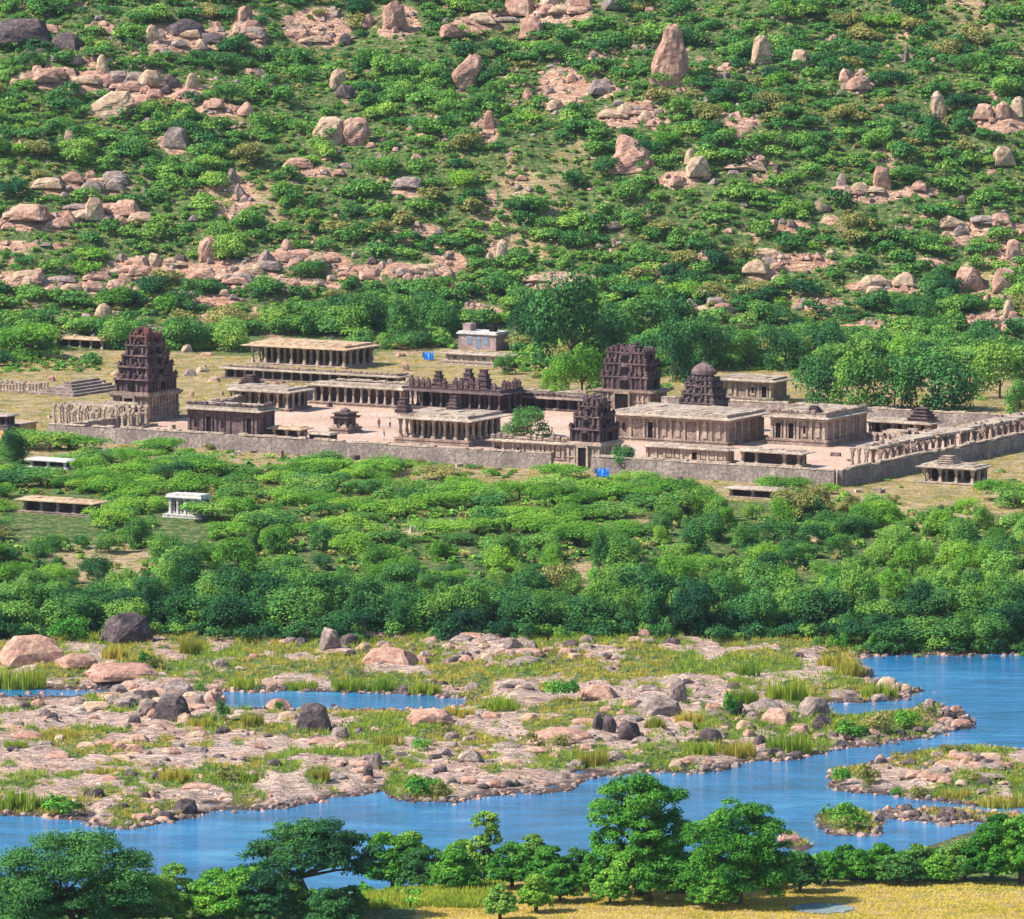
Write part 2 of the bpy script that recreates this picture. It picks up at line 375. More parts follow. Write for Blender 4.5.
zone = np.stack([np.clip(rock,0,1), np.clip(grass,0,1), np.clip(dry,0,1), np.where(isl, 1., 0.)], -1).reshape(-1, 4)
V = np.stack([X, Y, Z], -1).reshape(-1, 3)
gm, nt, b = mat('ground', .95, .1)
za = N(nt, 'ShaderNodeAttribute', attribute_name='zone'); sep = N(nt, 'ShaderNodeSeparateColor'); nt.links.new(za.outputs['Color'], sep.inputs[0])
pos = N(nt, 'ShaderNodeNewGeometry').outputs['Position']
n_big = noise(nt, .06, 4, .6, pos); n_mid = noise(nt, .5, 5, .65, pos); n_fin = noise(nt, 2.6, 4, .7, pos); n_lay = noise(nt, .5, 5, .6, pos, (.35, 1.2, 1.5))
rk = ramp(nt, n_mid, [(.30, (.30,.20,.17)), (.42, (.60,.41,.32)), (.66, (.74,.54,.42))])
rk = mix(nt, ramp(nt, n_lay, [(.42, (0,0,0)), (.62, (.8,.8,.8))]), rk, (.66,.49,.40))
rk = mix(nt, ramp(nt, n_fin, [(.57, (0,0,0)), (.68, (.7,.7,.7))]), rk, (.20,.14,.13))
vor = N(nt, 'ShaderNodeTexVoronoi', Scale=.55, feature='DISTANCE_TO_EDGE'); vv = N(nt, 'ShaderNodeVectorMath', operation='MULTIPLY'); nt.links.new(pos, vv.inputs[0]); vv.inputs[1].default_value = (.7, 1.1, 1)
va = N(nt, 'ShaderNodeVectorMath', operation='ADD'); nt.links.new(vv.outputs[0], va.inputs[0]); nc = N(nt, 'ShaderNodeTexNoise', Scale=.9, Detail=4); nt.links.new(pos, nc.inputs['Vector']); nt.links.new(nc.outputs['Color'], va.inputs[1]); nt.links.new(va.outputs[0], vor.inputs['Vector'])
cr = ramp(nt, vor.outputs['Distance'], [(.01, (.5,.5,.5)), (.05, (0,0,0))])
rk = mix(nt, mth(nt, 'MULTIPLY', cr, ramp(nt, n_big, [(.4, (.2,.2,.2)), (.55, (1,1,1))])), rk, (.12,.085,.08))
rk = mix(nt, ramp(nt, n_big, [(.5, (0,0,0)), (.66, (.6,.6,.6))]), rk, (.60,.36,.26))
gr = ramp(nt, noise(nt, 1.0, 6, .75, pos), [(.36, (.035,.09,.03)), (.49, (.11,.19,.05)), (.57, (.24,.26,.09)), (.63, (.44,.34,.20)), (.72, (.54,.39,.27))])
gr = mix(nt, ramp(nt, n_fin, [(.5, (0,0,0)), (.7, (.5,.5,.5))]), gr, (.05,.09,.02))
dr = ramp(nt, n_mid, [(.3, (.32,.22,.12)), (.47, (.54,.38,.20)), (.58, (.58,.44,.27)), (.7, (.56,.40,.30))])
dr = mix(nt, ramp(nt, noise(nt, .22, 5, .7, pos), [(.50, (0,0,0)), (.58, (.85,.85,.85))]), dr, (.22,.25,.06))
dr = mix(nt, ramp(nt, n_fin, [(.5, (0,0,0)), (.7, (.6,.6,.6))]), dr, (.24,.20,.08))
def edge(m, lo=.35, hi=.65):
    v = mth(nt, 'ADD', m, mth(nt, 'MULTIPLY', mth(nt, 'SUBTRACT', n_fin, .5), .9)); r = N(nt, 'ShaderNodeMapRange'); r.inputs[1].default_value = lo; r.inputs[2].default_value = hi; nt.links.new(v, r.inputs[0]); return r.outputs[0]
lay = noise(nt, 1.0, 4, .6, pos, (.16, .75, 1.0), .6); l2 = mth(nt, 'ABSOLUTE', mth(nt, 'SUBTRACT', lay, .5)); rk = mix(nt, ramp(nt, l2, [(.002, (.7,.7,.7)), (.011, (0,0,0))]), rk, (.12,.09,.09))
lay2 = noise(nt, 1.0, 3, .6, pos, (.45, 1.6, 1.0), .8); l3 = mth(nt, 'ABSOLUTE', mth(nt, 'SUBTRACT', lay2, .53)); rk = mix(nt, ramp(nt, l3, [(.002, (.5,.5,.5)), (.009, (0,0,0))]), rk, (.16,.12,.115))
isf = za.outputs['Alpha']; rk = mix(nt, mth(nt, 'SUBTRACT', 1.0, isf, clamp=True), rk, mix(nt, 1.0, rk, (1.10,.93,.80), 'MULTIPLY'))
c = mix(nt, edge(sep.outputs[2]), gr, dr); c = mix(nt, edge(sep.outputs[0]), c, rk)
sx = N(nt, 'ShaderNodeSeparateXYZ'); nt.links.new(pos, sx.inputs[0])
wet = N(nt, 'ShaderNodeMapRange'); wet.inputs[1].default_value = ZW+.12; wet.inputs[2].default_value = ZW+.34; nt.links.new(sx.outputs[2], wet.inputs[0])
c = mix(nt, wet.outputs[0], (.11,.08,.07), c)
nt.links.new(c, b.inputs['Base Color'])
bump(nt, b, mth(nt, 'ADD', mth(nt, 'MULTIPLY', n_fin, .6), mth(nt, 'ADD', n_lay, mth(nt, 'ADD', mth(nt, 'MULTIPLY', cr, -.25), mth(nt, 'ADD', mth(nt, 'MULTIPLY', mth(nt, 'MINIMUM', l2, .05), 9), mth(nt, 'MULTIPLY', mth(nt, 'MINIMUM', l3, .04), 7))))), 1.0, .6)
gme = npmesh('ground', V, Q, {'zone': zone}, True)
newobj('ground', gme, gm)['kind'] = 'structure'

# river water: one sheet under the whole valley
wm, nt, b = mat('river_water', .12, .5)
n1 = noise(nt, .9, 3, .6, mscale=(.5, 1.6, 1)); n2 = noise(nt, .09, 6, .7, mscale=(.6, 1.0, 1))
nt.links.new(ramp(nt, n2, [(.35, (.010,.095,.20)), (.55, (.016,.16,.35)), (.70, (.06,.27,.43))]), b.inputs['Base Color'])
bump(nt, b, mth(nt, 'ADD', n1, mth(nt, 'MULTIPLY', noise(nt, .25, 4, .65, mscale=(.4, 1.5, 1)), 1.6)), .55, .28)
mb = MB(); mb.v = [(-1400,560,ZW),(1400,560,ZW),(1400,985,ZW),(-1400,985,ZW)]; mb.f = [(0,1,2,3)]
o = mb.obj('river', wm); o['kind'] = 'structure'
# the air over the valley
hm = bpy.data.materials.new('valley_haze'); hm.use_nodes = True; hn = hm.node_tree; hn.nodes.clear()
pv = hn.nodes.new('ShaderNodeVolumePrincipled'); pv.inputs['Density'].default_value = HAZE; pv.inputs['Color'].default_value = (.72,.84,1,1); pv.inputs['Anisotropy'].default_value = .1
ho = hn.nodes.new('ShaderNodeOutputMaterial'); hn.links.new(pv.outputs[0], ho.inputs['Volume'])
mb = MB(); zb = float(Z.min())-1; mb.rbox(-9200, 9200, -6200, 14200, zb, float(max(Z.max(), CAMH))+25); o = mb.obj('haze', hm); o['kind'] = 'stuff'; o['label'] = 'thin pale blue air over the whole valley'

# ------------------------------------------------------------------ landmarks used to word the labels
LM = [(670,55,'the tall pointed pink boulder high on the hill'),(630,155,'the angular trapezoid boulder'),(342,128,'the big split dome boulder'),(465,72,'the leaning wedge boulder'),
 (105,108,'the leaning whaleback boulder upper left'),(338,80,'the round perched boulder on the upper hill'),(940,105,'the upright tan boulder at upper right'),(762,55,'the egg shaped tan boulder'),(858,86,'the cracked pink rock heap'),
 (882,183,'the round pink boulder on its slab'),(692,160,'the small yellowish boulder'),(988,282,'the two blocky boulders at the right hill foot'),(208,252,'the blunt pink boulder above the rock band'),(88,187,'the pink rock slab at left'),
 (60,218,'the long ledge of rocks at left'),(395,274,'the long pink rock band'),(228,276,'the left end of the rock band'),(560,288,'the pale bare slabs at mid hill foot'),(188,38,'the dark purple outcrop'),(20,32,'the overhanging slab at top left'),
 (530,30,'the rocks at the top centre'),(318,28,'the scattered rocks at the top left of centre'),(735,127,'the red earth patch'),(500,252,'the small stacked rocks'),(890,286,'the pale low slabs'),(790,262,'the broken rocks right of centre'),
 (985,228,'the rocky shelf near the right edge'),(1000,122,'the rock pile at the right edge'),(410,192,'the flat white slab'),(78,344,'the small tan roofed pavilion'),(143,375,'the tall left gateway tower'),(305,352,'the wide low pavilion behind the temple'),
 (480,335,'the pink house'),(572,335,'the big dark tree behind the temple'),(628,375,'the broad rear gateway tower'),(700,390,'the domed sanctum tower'),(755,387,'the pale hall with a dark door'),(595,425,'the small front gateway tower'),
 (850,380,'the large trees behind the right hall'),(835,480,'the corner of the compound wall'),(955,470,'the pavilion outside the wall'),(185,505,'the small white pavilion'),(57,505,'the low brown roofed pavilion'),(48,462,'the low slab roofed shelter'),
 (752,492,'the flat roof among the bushes'),(435,531,'the short white wall'),(370,455,'the middle of the front wall'),(125,632,'the dark boulder at the tree belt'),(165,712,'the heap of dark boulders'),(313,720,'the dark cube like boulder'),
 (678,692,'the white upright rock'),(610,730,'the pair of dark split boulders'),(22,675,'the reeds at the left edge'),(335,700,'the narrow blue channel'),(770,715,'the rock heap right of centre'),(895,725,'the tapering end of the island'),
 (850,822,'the bushy islet'),(950,775,'the right hand island'),(565,688,'the green thicket mid island'),(420,790,'the bush on the lower shore'),(20,803,'the grassy lower left shore'),(870,670,'the grassy right point'),(690,655,'the grassy upper flat'),
 (430,655,'the stony upper flat'),(250,655,'the pools at the upper left'),(225,780,'the little rock pool'),(100,770,'the bare slab at lower left'),(540,765,'the bare slab at lower centre'),
 (600,548,'the dark columnar tree'),(900,560,'the dense trees at the right bank'),(110,560,'the dry clearing at left'),(590,575,'the dry patch mid bank'),(30,580,'the dark trees at the left bank'),(300,600,'the left part of the tree belt'),(520,600,'the middle of the tree belt'),(740,600,'the right part of the tree belt'),(960,600,'the right end of the tree belt'),
 (440,490,'the tall acacia before the wall'),(250,520,'the acacia thicket left of centre'),(620,500,'the thicket before the small gateway tower')]
LMA = np.array([(a, b_) for a, b_, _ in LM], float)
used = {}
def where(px, py):
    d = (LMA[:,0]-px)**2+((LMA[:,1]-py)*1.6)**2; k = int(np.argmin(d)); dx = px-LMA[k,0]; dy = py-LMA[k,1]
    dist = math.hypot(dx, dy*1.6)
    q = 'just ' if dist < 26 else ('' if dist < 55 else 'well ')
    if abs(dx) < 10 and abs(dy) < 7: return 'touching ' + LM[k][2]
    if abs(dx) > abs(dy)*2.6: r = 'right of' if dx > 0 else 'left of'
    elif abs(dy)*1.3 > abs(dx)*1.8: r = 'above' if dy < 0 else 'below'
    else: r = ('above and ' if dy < 0 else 'below and ')+('right of' if dx > 0 else 'left of')
    return q+r+' '+LM[k][2]

# ------------------------------------------------------------------ foliage generators
def fit16(s): return ' '.join(s.split()[:16])
def leaves(lobes, n, size, up=.35, shell=.62, droop=0, sd=None, flat=0):
    r = np.random.default_rng(sd)
    vol = np.array([l[3]*l[4]*l[5] for l in lobes])**.67; k = r.choice(len(lobes), n, p=vol/vol.sum())
    L = np.array(lobes)[k]
    d = r.normal(size=(n,3)); d /= np.linalg.norm(d, axis=1)[:,None]
    d[:,2] = np.where(d[:,2] < -.35, -d[:,2]*.5, d[:,2])
    rad = shell+(1.06-shell)*r.random(n)**.6
    # clumping: noisy radius by direction
    cl = .5+.5*np.sin(d[:,0]*5+k*1.7)*np.sin(d[:,1]*5+k*2.3+1)*np.sin(d[:,2]*6+k)
    rad *= .82+.26*cl
    P = L[:,:3]+d*L[:,3:6]*rad[:,None]
    nrm = d*.75+np.array([0,0,up])+r.normal(size=(n,3))*.42; nrm /= np.linalg.norm(nrm, axis=1)[:,None]
    a = np.cross(nrm, r.normal(size=(n,3))); a /= np.linalg.norm(a, axis=1)[:,None]; b_ = np.cross(nrm, a)
    s = size*(.55+.9*r.random(n))[:,None]; asp = (.5+.45*r.random(n))[:,None]
    V = np.stack([P-a*s, P-b_*s*asp, P+a*s, P+b_*s*asp], 1).reshape(-1, 3)
    V = V if not flat else V*np.array([1,1,1])
    Q = np.arange(n*4).reshape(-1, 4); t = np.repeat(r.random(n), 4)
    return V, Q, t
def crown_mesh(name, *a, **k):
    V, Q, t = leaves(*a, **k); return npmesh(name, V, Q, {'tint': t})
def blob(n, w, h, sd, flat=False, z0=.0, low=False, fat=1.0):
    """irregular set of lobes inside a crown of width w, height h sitting at z0"""
    r = random.Random(sd); L = []
    for i in range(n):
        a = r.uniform(0, 6.283); q = math.sqrt(r.random())*.62; rr = r.uniform(.17, .42)*fat
        q *= 1.2; cx, cy = math.cos(a)*q*w/2, math.sin(a)*q*w/2
        zc = z0+h*(r.uniform(.55, .72) if flat else r.uniform(.16 if low else .32, .80)-.25*q)
        L.append((cx, cy, zc, rr*w*.62, rr*w*.62, h*(.30 if flat else .30)*r.uniform(.8, 1.15)))
    L.append((0, 0, z0+h*.45, w*.33, w*.33, h*.40))
    return L
# unit shrubs: ~1 m wide, scaled when placed
SHRUB = [crown_mesh('shrub', blob(6+i % 3, 1.0, .62, 100+i, fat=1.22), 2000, .027, sd=100+i) for i in range(7)]
SHRUB_LO = [leaves(blob(5+i % 3, 1.0, .62, 120+i, fat=1.25), 500, .044, sd=120+i, shell=.7) for i in range(6)]
ACACIA = [crown_mesh('crown', blob(10+i % 3, 1.0, .60, 140+i, i % 2 == 0, fat=.95), 3800, .0180, sd=140+i, up=.5) for i in range(6)]
BELT = [crown_mesh('crown', blob(11+i % 3, 1.0, .85, 160+i, low=True), 5200, .0195, sd=160+i) for i in range(6)]
for m_ in SHRUB: m_.materials.append(M['leaf_hill'])
MESHC = {}
def withmat(me, m):
    k = (me.name, m.name)
    if k not in MESHC: c_ = me.copy(); c_.materials.clear(); c_.materials.append(m); MESHC[k] = c_
    return MESHC[k]
def trunk_mesh(h, r, seed, w=1.0, nb=5):
    rr = random.Random(seed); mb = MB(); lean = rr.uniform(-.12, .12)*h
    mb.tube([(0,0,-.3),(lean*.3,0,h*.3),(lean*.7,lean*.3,h*.65),(lean,lean*.4,h*1.0)], [r*1.3, r*.95, r*.75, r*.45])
    for i in range(nb):
        a = rr.uniform(0, 6.283); z = h*rr.uniform(.35, .8); q = w*rr.uniform(.22, .38)
        p0 = Vector((lean*z/h, lean*.3*z/h, z)); p2 = p0+Vector((math.cos(a)*q, math.sin(a)*q, h*rr.uniform(.25, .55)))
        pm = (p0+p2)/2+Vector((0, 0, -h*.04)); mb.tube([p0, pm, p2], [r*.55, r*.4, r*.2], 5)
    return mb.mesh('trunk')
TRUNKS = [trunk_mesh(.45, .022, 200+i) for i in range(4)]
def tree(kind, x, y, wd, ht, mset, m, label, cat, group, sd=None, crown_z=None):
    z = float(gz(x, y)); r = random.Random(sd if sd is not None else int(x*13+y*7))
    e = newobj(kind, None, loc=(x, y, z-.05)); e.empty_display_size = .5; e.rotation_euler.z = r.uniform(0, 6.28)
    tag(e, label, cat, group)
    c = newobj('crown', withmat(mset[r.randrange(len(mset))], m), parent=e, scale=(wd*r.uniform(.9, 1.3), wd*r.uniform(.75, 1.1), ht/.72))
    t = newobj('trunk', withmat(TRUNKS[r.randrange(4)], M['bark']), parent=e, scale=(wd*.9, wd*.9, ht/.75))
    return e
#--END-PART-1

# ------------------------------------------------------------------ rocks
import bmesh
def rock_mesh(name, seed, sub=3, cuts=9, rough=.16, round_=.0):
    bm = bmesh.new(); bmesh.ops.create_icosphere(bm, subdivisions=sub, radius=1)
    r = np.random.default_rng(seed); P = np.array([v.co[:] for v in bm.verts])
    for _ in range(cuts):
        n = r.normal(size=3); n /= np.linalg.norm(n); dd = r.uniform(.55+round_, .85+round_*.5); s = P@n
        over = np.maximum(s-dd, 0); P -= n[None]*over[:,None]*.92
    f = sum(np.sin(P@r.normal(size=3)*fr+r.uniform(0,6))*a for fr, a in ((2.5,.35),(4,.3),(7,.2),(12,.12)))
    P *= (1+rough*f*.5)[:,None]
    P[:,2] = np.where(P[:,2] < -.05, -.05+(P[:,2]+.05)*.12, P[:,2])
    z0 = P[:,2].min(); P[:,2] = (P[:,2]-z0)/(P[:,2].max()-z0)
    P[:,0] -= (P[:,0].max()+P[:,0].min())/2; P[:,0] /= P[:,0].max(); P[:,1] -= (P[:,1].max()+P[:,1].min())/2; P[:,1] /= P[:,1].max()
    for v, p in zip(bm.verts, P): v.co = p
    me = bpy.data.meshes.new(name); bm.to_mesh(me); bm.free()
    return me
def hull_rock(name, seed, n=16, sub=2, top=.8):
    r = np.random.default_rng(seed); bm = bmesh.new()
    for i in range(n):
        p = r.uniform(-1, 1, 3); p[2] = abs(p[2]); q = (abs(p[0])**3+abs(p[1])**3+p[2]**3)**(1/3)+1e-6; p = p/q*r.uniform(.86, 1.0); p[:2] *= 1-(1-top)*p[2]; bm.verts.new(p)
    for a, b_ in ((-.9,-.8),(.9,-.75),(.85,.8),(-.8,.9)): bm.verts.new((a, b_, -.12))
    ret = bmesh.ops.convex_hull(bm, input=bm.verts[:])
    bmesh.ops.delete(bm, geom=[v for v in bm.verts if not v.link_faces], context='VERTS')
    bmesh.ops.bevel(bm, geom=bm.edges[:], offset=.07, segments=1, affect='EDGES', clamp_overlap=True)
    bmesh.ops.triangulate(bm, faces=bm.faces[:])
    if sub: bmesh.ops.subdivide_edges(bm, edges=bm.edges[:], cuts=1 if sub == 1 else 2, use_grid_fill=True)
    ph = r.uniform(0, 6, (6, 4))
    for v in bm.verts:
        p = np.array(v.co); d = sum(math.sin(p[0]*ph[k][0]*(k+1.5)+p[1]*ph[k][1]*(k+1.5)+p[2]*ph[k][2]*(k+2)+ph[k][3])/(k+1.6) for k in range(6))
        v.co = Vector(p*(1+.035*d))
    P = np.array([v.co[:] for v in bm.verts]); z0 = P[:,2].min(); sz = P[:,2].max()-z0
    for v in bm.verts: v.co.z = (v.co.z-z0)/sz
    me = bpy.data.meshes.new(name); bm.to_mesh(me); bm.free(); return me
BLOCKY = [hull_rock('boulder', 300+i, 20+i % 5*4, 2, .88) for i in range(10)]
ROUND = [rock_mesh('boulder', 320+i, 3, 5, .12, .12) for i in range(6)]
FLATR = [hull_rock('boulder', 340+i, 30, 2, .85) for i in range(6)]
COLUMN = [hull_rock('boulder', 380+i, 40, 2, .80+.03*i) for i in range(4)]
def boulder(px, py, wp, hp, kind, m, label, cat='boulder', group=None, seed=0, rot=None, tilt=0, sink=.12, name='boulder', dep=.8):
    x, y, z = ground(px, py); s = F/math.hypot(y, CAMH-z)
    W, H = wp/s, hp/s*1.02
    r = random.Random(seed+int(px*7+py*3)); pool = {'b': BLOCKY, 'r': ROUND, 'f': FLATR}[kind]
    if hp > wp*1.02: pool = COLUMN
    me = pool[r.randrange(len(pool))]
    o = newobj(name, withmat(me, M[m]), loc=(x, y+W*dep*.5, gz(x, y+W*dep*.5)-H*sink), scale=(W/2, W/2*dep, H*(1+sink)))
    o.rotation_euler = (0, tilt, r.uniform(-.5, .5) if rot is None else rot)
    return tag(o, label, cat, group)
def shaped_boulder(name, px, py, wp, hp, prof, m, label, dep=.7, seed=1):
    """a boulder with its own outline: prof = list of (height 0..1, left -1..1, right -1..1)"""
    x, y, z = ground(px, py); s = F/math.hypot(y, CAMH-z); W, H = wp/s/2, hp/s
    r = np.random.default_rng(seed); V = []; Fc = []; n = 20; y += W*dep
    hs = np.linspace(0, 1, 14); pr = np.array(prof)
    ph = r.uniform(0, 6, 6)
    for h_ in hs:
        l = np.interp(h_, pr[:,0], pr[:,1]); q = np.interp(h_, pr[:,0], pr[:,2]); cx = (l+q)/2; hw = (q-l)/2
        for i in range(n):
            a = 2*math.pi*i/n; ca, sa = math.cos(a), math.sin(a)
            pw = .75; X_ = cx+hw*math.copysign(abs(ca)**pw, ca); Y_ = dep*max(hw, .12)*math.copysign(abs(sa)**pw, sa)
            k = 1+.06*math.sin(a*3+h_*7+ph[0])+.05*math.sin(a*5-h_*11+ph[1])+.04*math.sin(a*9+h_*17+ph[2])
            V.append((X_*W*k, Y_*W*k, h_*H+.03*H*math.sin(a*2+ph[3]))) 
    for k in range(len(hs)-1):
        for i in range(n): j = (i+1) % n; Fc.append((k*n+i, k*n+j, (k+1)*n+j, (k+1)*n+i))
    Fc.append(tuple(range((len(hs)-1)*n, len(hs)*n)))
    me = bpy.data.meshes.new(name); me.from_pydata(V, [], Fc); me.update()
    o = newobj(name, me, M[m], loc=(x, y, gz(x, y-W*dep*.7)-.08*H)); return tag(o, label, 'boulder')

shaped_boulder('boulder', 670, 88, 38, 66, [(0,-.92,.8),(.2,-1,.95),(.5,-.88,.92),(.68,-.66,.78),(.78,-.40,.66),(.92,-.34,.60),(1,-.12,.40)], 'rock_pink', 'tall pointed pink boulder standing upright high on the hill, tallest single rock')
shaped_boulder('boulder', 631, 175, 54, 37, [(0,-1,1),(.15,-.95,1),(.55,-.55,.85),(.9,-.5,.2),(1,-.42,-.2)], 'rock_pink', 'angular trapezoid pink boulder with one raised corner, below the tall pointed boulder', .8, 3)
shaped_boulder('boulder', 466, 91, 34, 37, [(0,-.75,.55),(.4,-.95,.6),(.7,-.4,.95),(.9,.05,.9),(1,.2,.55)], 'rock_pink', 'leaning wedge shaped boulder with a dark crack, on the upper middle hillside', .6, 4)
shaped_boulder('boulder', 106, 122, 62, 30, [(0,-1,.7),(.3,-.85,.9),(.7,-.3,.85),(1,.15,.7)], 'rock_tan', 'long leaning whaleback boulder under the pink ledge at upper left', .7, 5)
shaped_boulder('boulder', 329, 145, 34, 28, [(0,-1,.95),(.5,-.95,1),(.85,-.6,.8),(1,-.3,.4)], 'rock_tan', 'left half of the big split dome boulder', .8, 6)
shaped_boulder('boulder', 355, 146, 29, 29, [(0,-.95,.95),(.5,-1,1),(.85,-.75,.8),(1,-.3,.35)], 'rock_pink', 'right half of the big split dome boulder with a dark underside', .8, 7)
shaped_boulder('boulder', 940, 122, 19, 31, [(0,-.5,1),(.5,-.9,.7),(.85,-.9,.4),(1,-.6,0)], 'rock_tan', 'upright tan boulder leaning left, alone on the upper right hillside', .8, 8)
BL = [(338,90,18,19,'r','rock_tan','round tan boulder perched on smaller stones, upper hillside left of centre'),(192,92,14,15,'r','rock_tan','small round boulder at the right end of the upper left pink ledge'),
 (102,76,13,17,'b','rock_tan','tan knob standing on the upper left pink ledge'),(30,70,11,13,'r','rock_tan','small pale boulder left of the upper left ledge, leftmost of three'),(76,68,14,10,'r','rock_grey','small grey boulder above the upper left ledge'),
 (69,151,12,19,'b','rock_tan','narrow standing stone below the whaleback boulder'),(762,67,22,25,'r','rock_tan','egg shaped tan boulder right of the tall pointed boulder'),(800,71,22,18,'b','rock_tan','square topped tan boulder beside the egg shaped one'),
 (859,94,26,12,'b','rock_pink','cracked pink rock in the dark scrub at upper right'),(846,84,14,12,'b','rock_pink','smaller pink rock left of the cracked pink one at upper right'),(907,63,6,16,'b','rock_grey','thin pale standing stone in the dark scrub at upper right'),
 (882,194,20,22,'r','rock_pink','round pink boulder standing on its flat slab, right hillside'),(692,168,16,15,'r','rock_tan','small yellowish boulder above a dark bush'),(698,187,28,18,'f','rock_tan','low sloping tan boulder below the small yellowish one'),(677,194,16,9,'f','rock_pink','low pink stone left of the sloping tan boulder'),
 (1004,170,24,17,'b','rock_tan','blocky tan boulder near the right edge below the rock pile'),(970,293,34,20,'b','rock_pink','left one of two blocky boulders at the right hill foot'),(1005,295,28,22,'b','rock_pink','right one of two blocky boulders at the right hill foot, dark below'),
 (208,263,24,22,'b','rock_pink','blunt pink boulder standing above the long rock band'),(286,252,12,11,'r','rock_pink','small round boulder above the rock band'),(265,266,15,13,'r','rock_grey','small grey boulder at the top of the rock band'),(140,273,18,14,'b','rock_pink','squat pink block, left one of a pair on the rock band'),(155,272,18,13,'b','rock_tan','squat tan block, right one of a pair on the rock band'),
 (103,320,18,14,'r','rock_tan','lone tan boulder in the bushes above the left pavilion'),(532,41,26,22,'f','rock_pink','sloping pink boulder below the top centre rocks'),(520,20,34,22,'f','rock_pink','long tilted boulder at the top centre left'),(552,10,26,12,'f','rock_tan','rounded boulder cut by the top edge, centre'),(580,10,30,13,'f','rock_pink','flat topped boulder at the top centre right'),(612,12,22,14,'b','rock_grey','grey broken boulder at the right end of the top centre rocks'),
 (394,30,26,25,'b','rock_pink','slanting pale pink boulder at the top left of centre'),(368,30,13,13,'r','rock_pink','small pale round boulder left of the slanting pink one'),(450,43,24,12,'f','rock_pink','low pink boulder above the leaning wedge boulder'),(482,27,34,10,'f','rock_tan','flat tan slab boulder above and right of the leaning wedge'),(345,48,14,10,'b','rock_dark','dark purple faced rock at the top left of centre'),
 (601,98,28,13,'f','rock_grey','tilted grey slab left below the tall pointed boulder'),(216,115,18,9,'r','rock_pink','low pink boulder, left one of a pair on the upper left slope'),(245,119,18,13,'r','rock_pink','rounded pink boulder, right one of a pair on the upper left slope'),(175,153,28,19,'b','rock_grey','grey pink broken boulder amid bushes on the left slope'),
 (489,131,13,17,'b','rock_pink','narrow pink stone on the middle slope'),(502,262,13,17,'b','rock_tan','stacked pale stones right of the rock band'),(490,264,9,9,'r','rock_tan','small pale stone left of the stacked stones'),(409,197,34,9,'f','rock_grey','flat white slab boulder on the middle slope'),(614,233,20,6,'f','rock_tan','flat thin pale slab above the big dark tree'),
 (757,281,30,12,'f','rock_tan','low pale rounded slab right of the big dark tree'),(875,291,30,9,'f','rock_tan','low pale slab, left one of a pair on the right hill foot'),(906,289,26,12,'f','rock_tan','low pale slab, right one of a pair on the right hill foot'),(1009,319,13,15,'b','rock_tan','small upright tan block at the right edge hill foot'),(987,305,10,9,'r','rock_pink','small pink stone under the two blocky boulders'),
 (345,101,20,12,'b','rock_dark','dark stones under the round perched boulder'),(985,125,24,14,'b','rock_pink','largest block of the rock pile at the right edge'),(1003,122,18,16,'b','rock_pink','upper block of the rock pile at the right edge'),(1018,120,18,18,'b','rock_tan','rightmost block of the rock pile at the right edge'),(968,131,14,7,'f','rock_tan','flat stone at the left foot of the right edge rock pile'),
 (152,44,16,17,'b','rock_tan','tan block at the left end of the dark purple outcrop'),(185,40,40,14,'f','rock_dark','long dark purple slab of the upper left outcrop'),(212,48,34,9,'f','rock_dark','low dark purple slab at the right end of the outcrop'),(245,22,16,14,'b','rock_pink','pink block at the top left, right of the outcrop'),(252,38,20,12,'b','rock_pink','lower pink block right of the dark outcrop'),
 (22,52,60,22,'f','rock_dark','overhanging slab with a dark face at the top left corner'),(66,52,34,16,'f','rock_dark','dark faced rock right of the top left overhang'),(45,90,30,12,'b','rock_pink','broken pink block below the upper left ledge'),(150,92,26,14,'b','rock_tan','tan blocks in the middle of the upper left ledge'),(118,88,26,12,'b','rock_grey','grey block in the upper left ledge'),(172,90,22,12,'b','rock_dark','dark round block near the right end of the upper left ledge'),
 (94,226,22,20,'b','rock_tan','tan block in the middle of the long ledge at left'),(70,226,18,12,'b','rock_pink','pink block in the long ledge at left'),(126,222,30,14,'f','rock_pink','right end block of the long ledge at left'),(28,232,46,14,'f','rock_pink','left end slab of the long ledge at left'),(232,185,12,14,'b','rock_grey','grey stone high in the tumble left of the middle slope'),(240,200,14,14,'b','rock_grey','grey stone low in the tumble left of the middle slope'),
 (860,200,20,9,'b','rock_tan','tan stones left of the round pink boulder'),(842,190,12,14,'b','rock_grey','grey stones at the left end of the pink slab'),(920,195,18,9,'f','rock_pink','low stones right of the round pink boulder'),(1014,262,18,18,'b','rock_pink','pink block cut by the right edge'),(648,112,16,9,'b','rock_pink','small pink block under the tall pointed boulder'),(625,118,20,9,'b','rock_tan','tan rubble block between the two great boulders'),(555,112,18,10,'b','rock_tan','tan block at the foot of the red earth gully'),(528,100,11,10,'r','rock_pink','small pink stone at the left of the red gully')]
for i, (px_, py_, w_, h_, k_, m_, l_) in enumerate(BL): boulder(px_, py_, w_, h_, k_, m_, l_, seed=i)
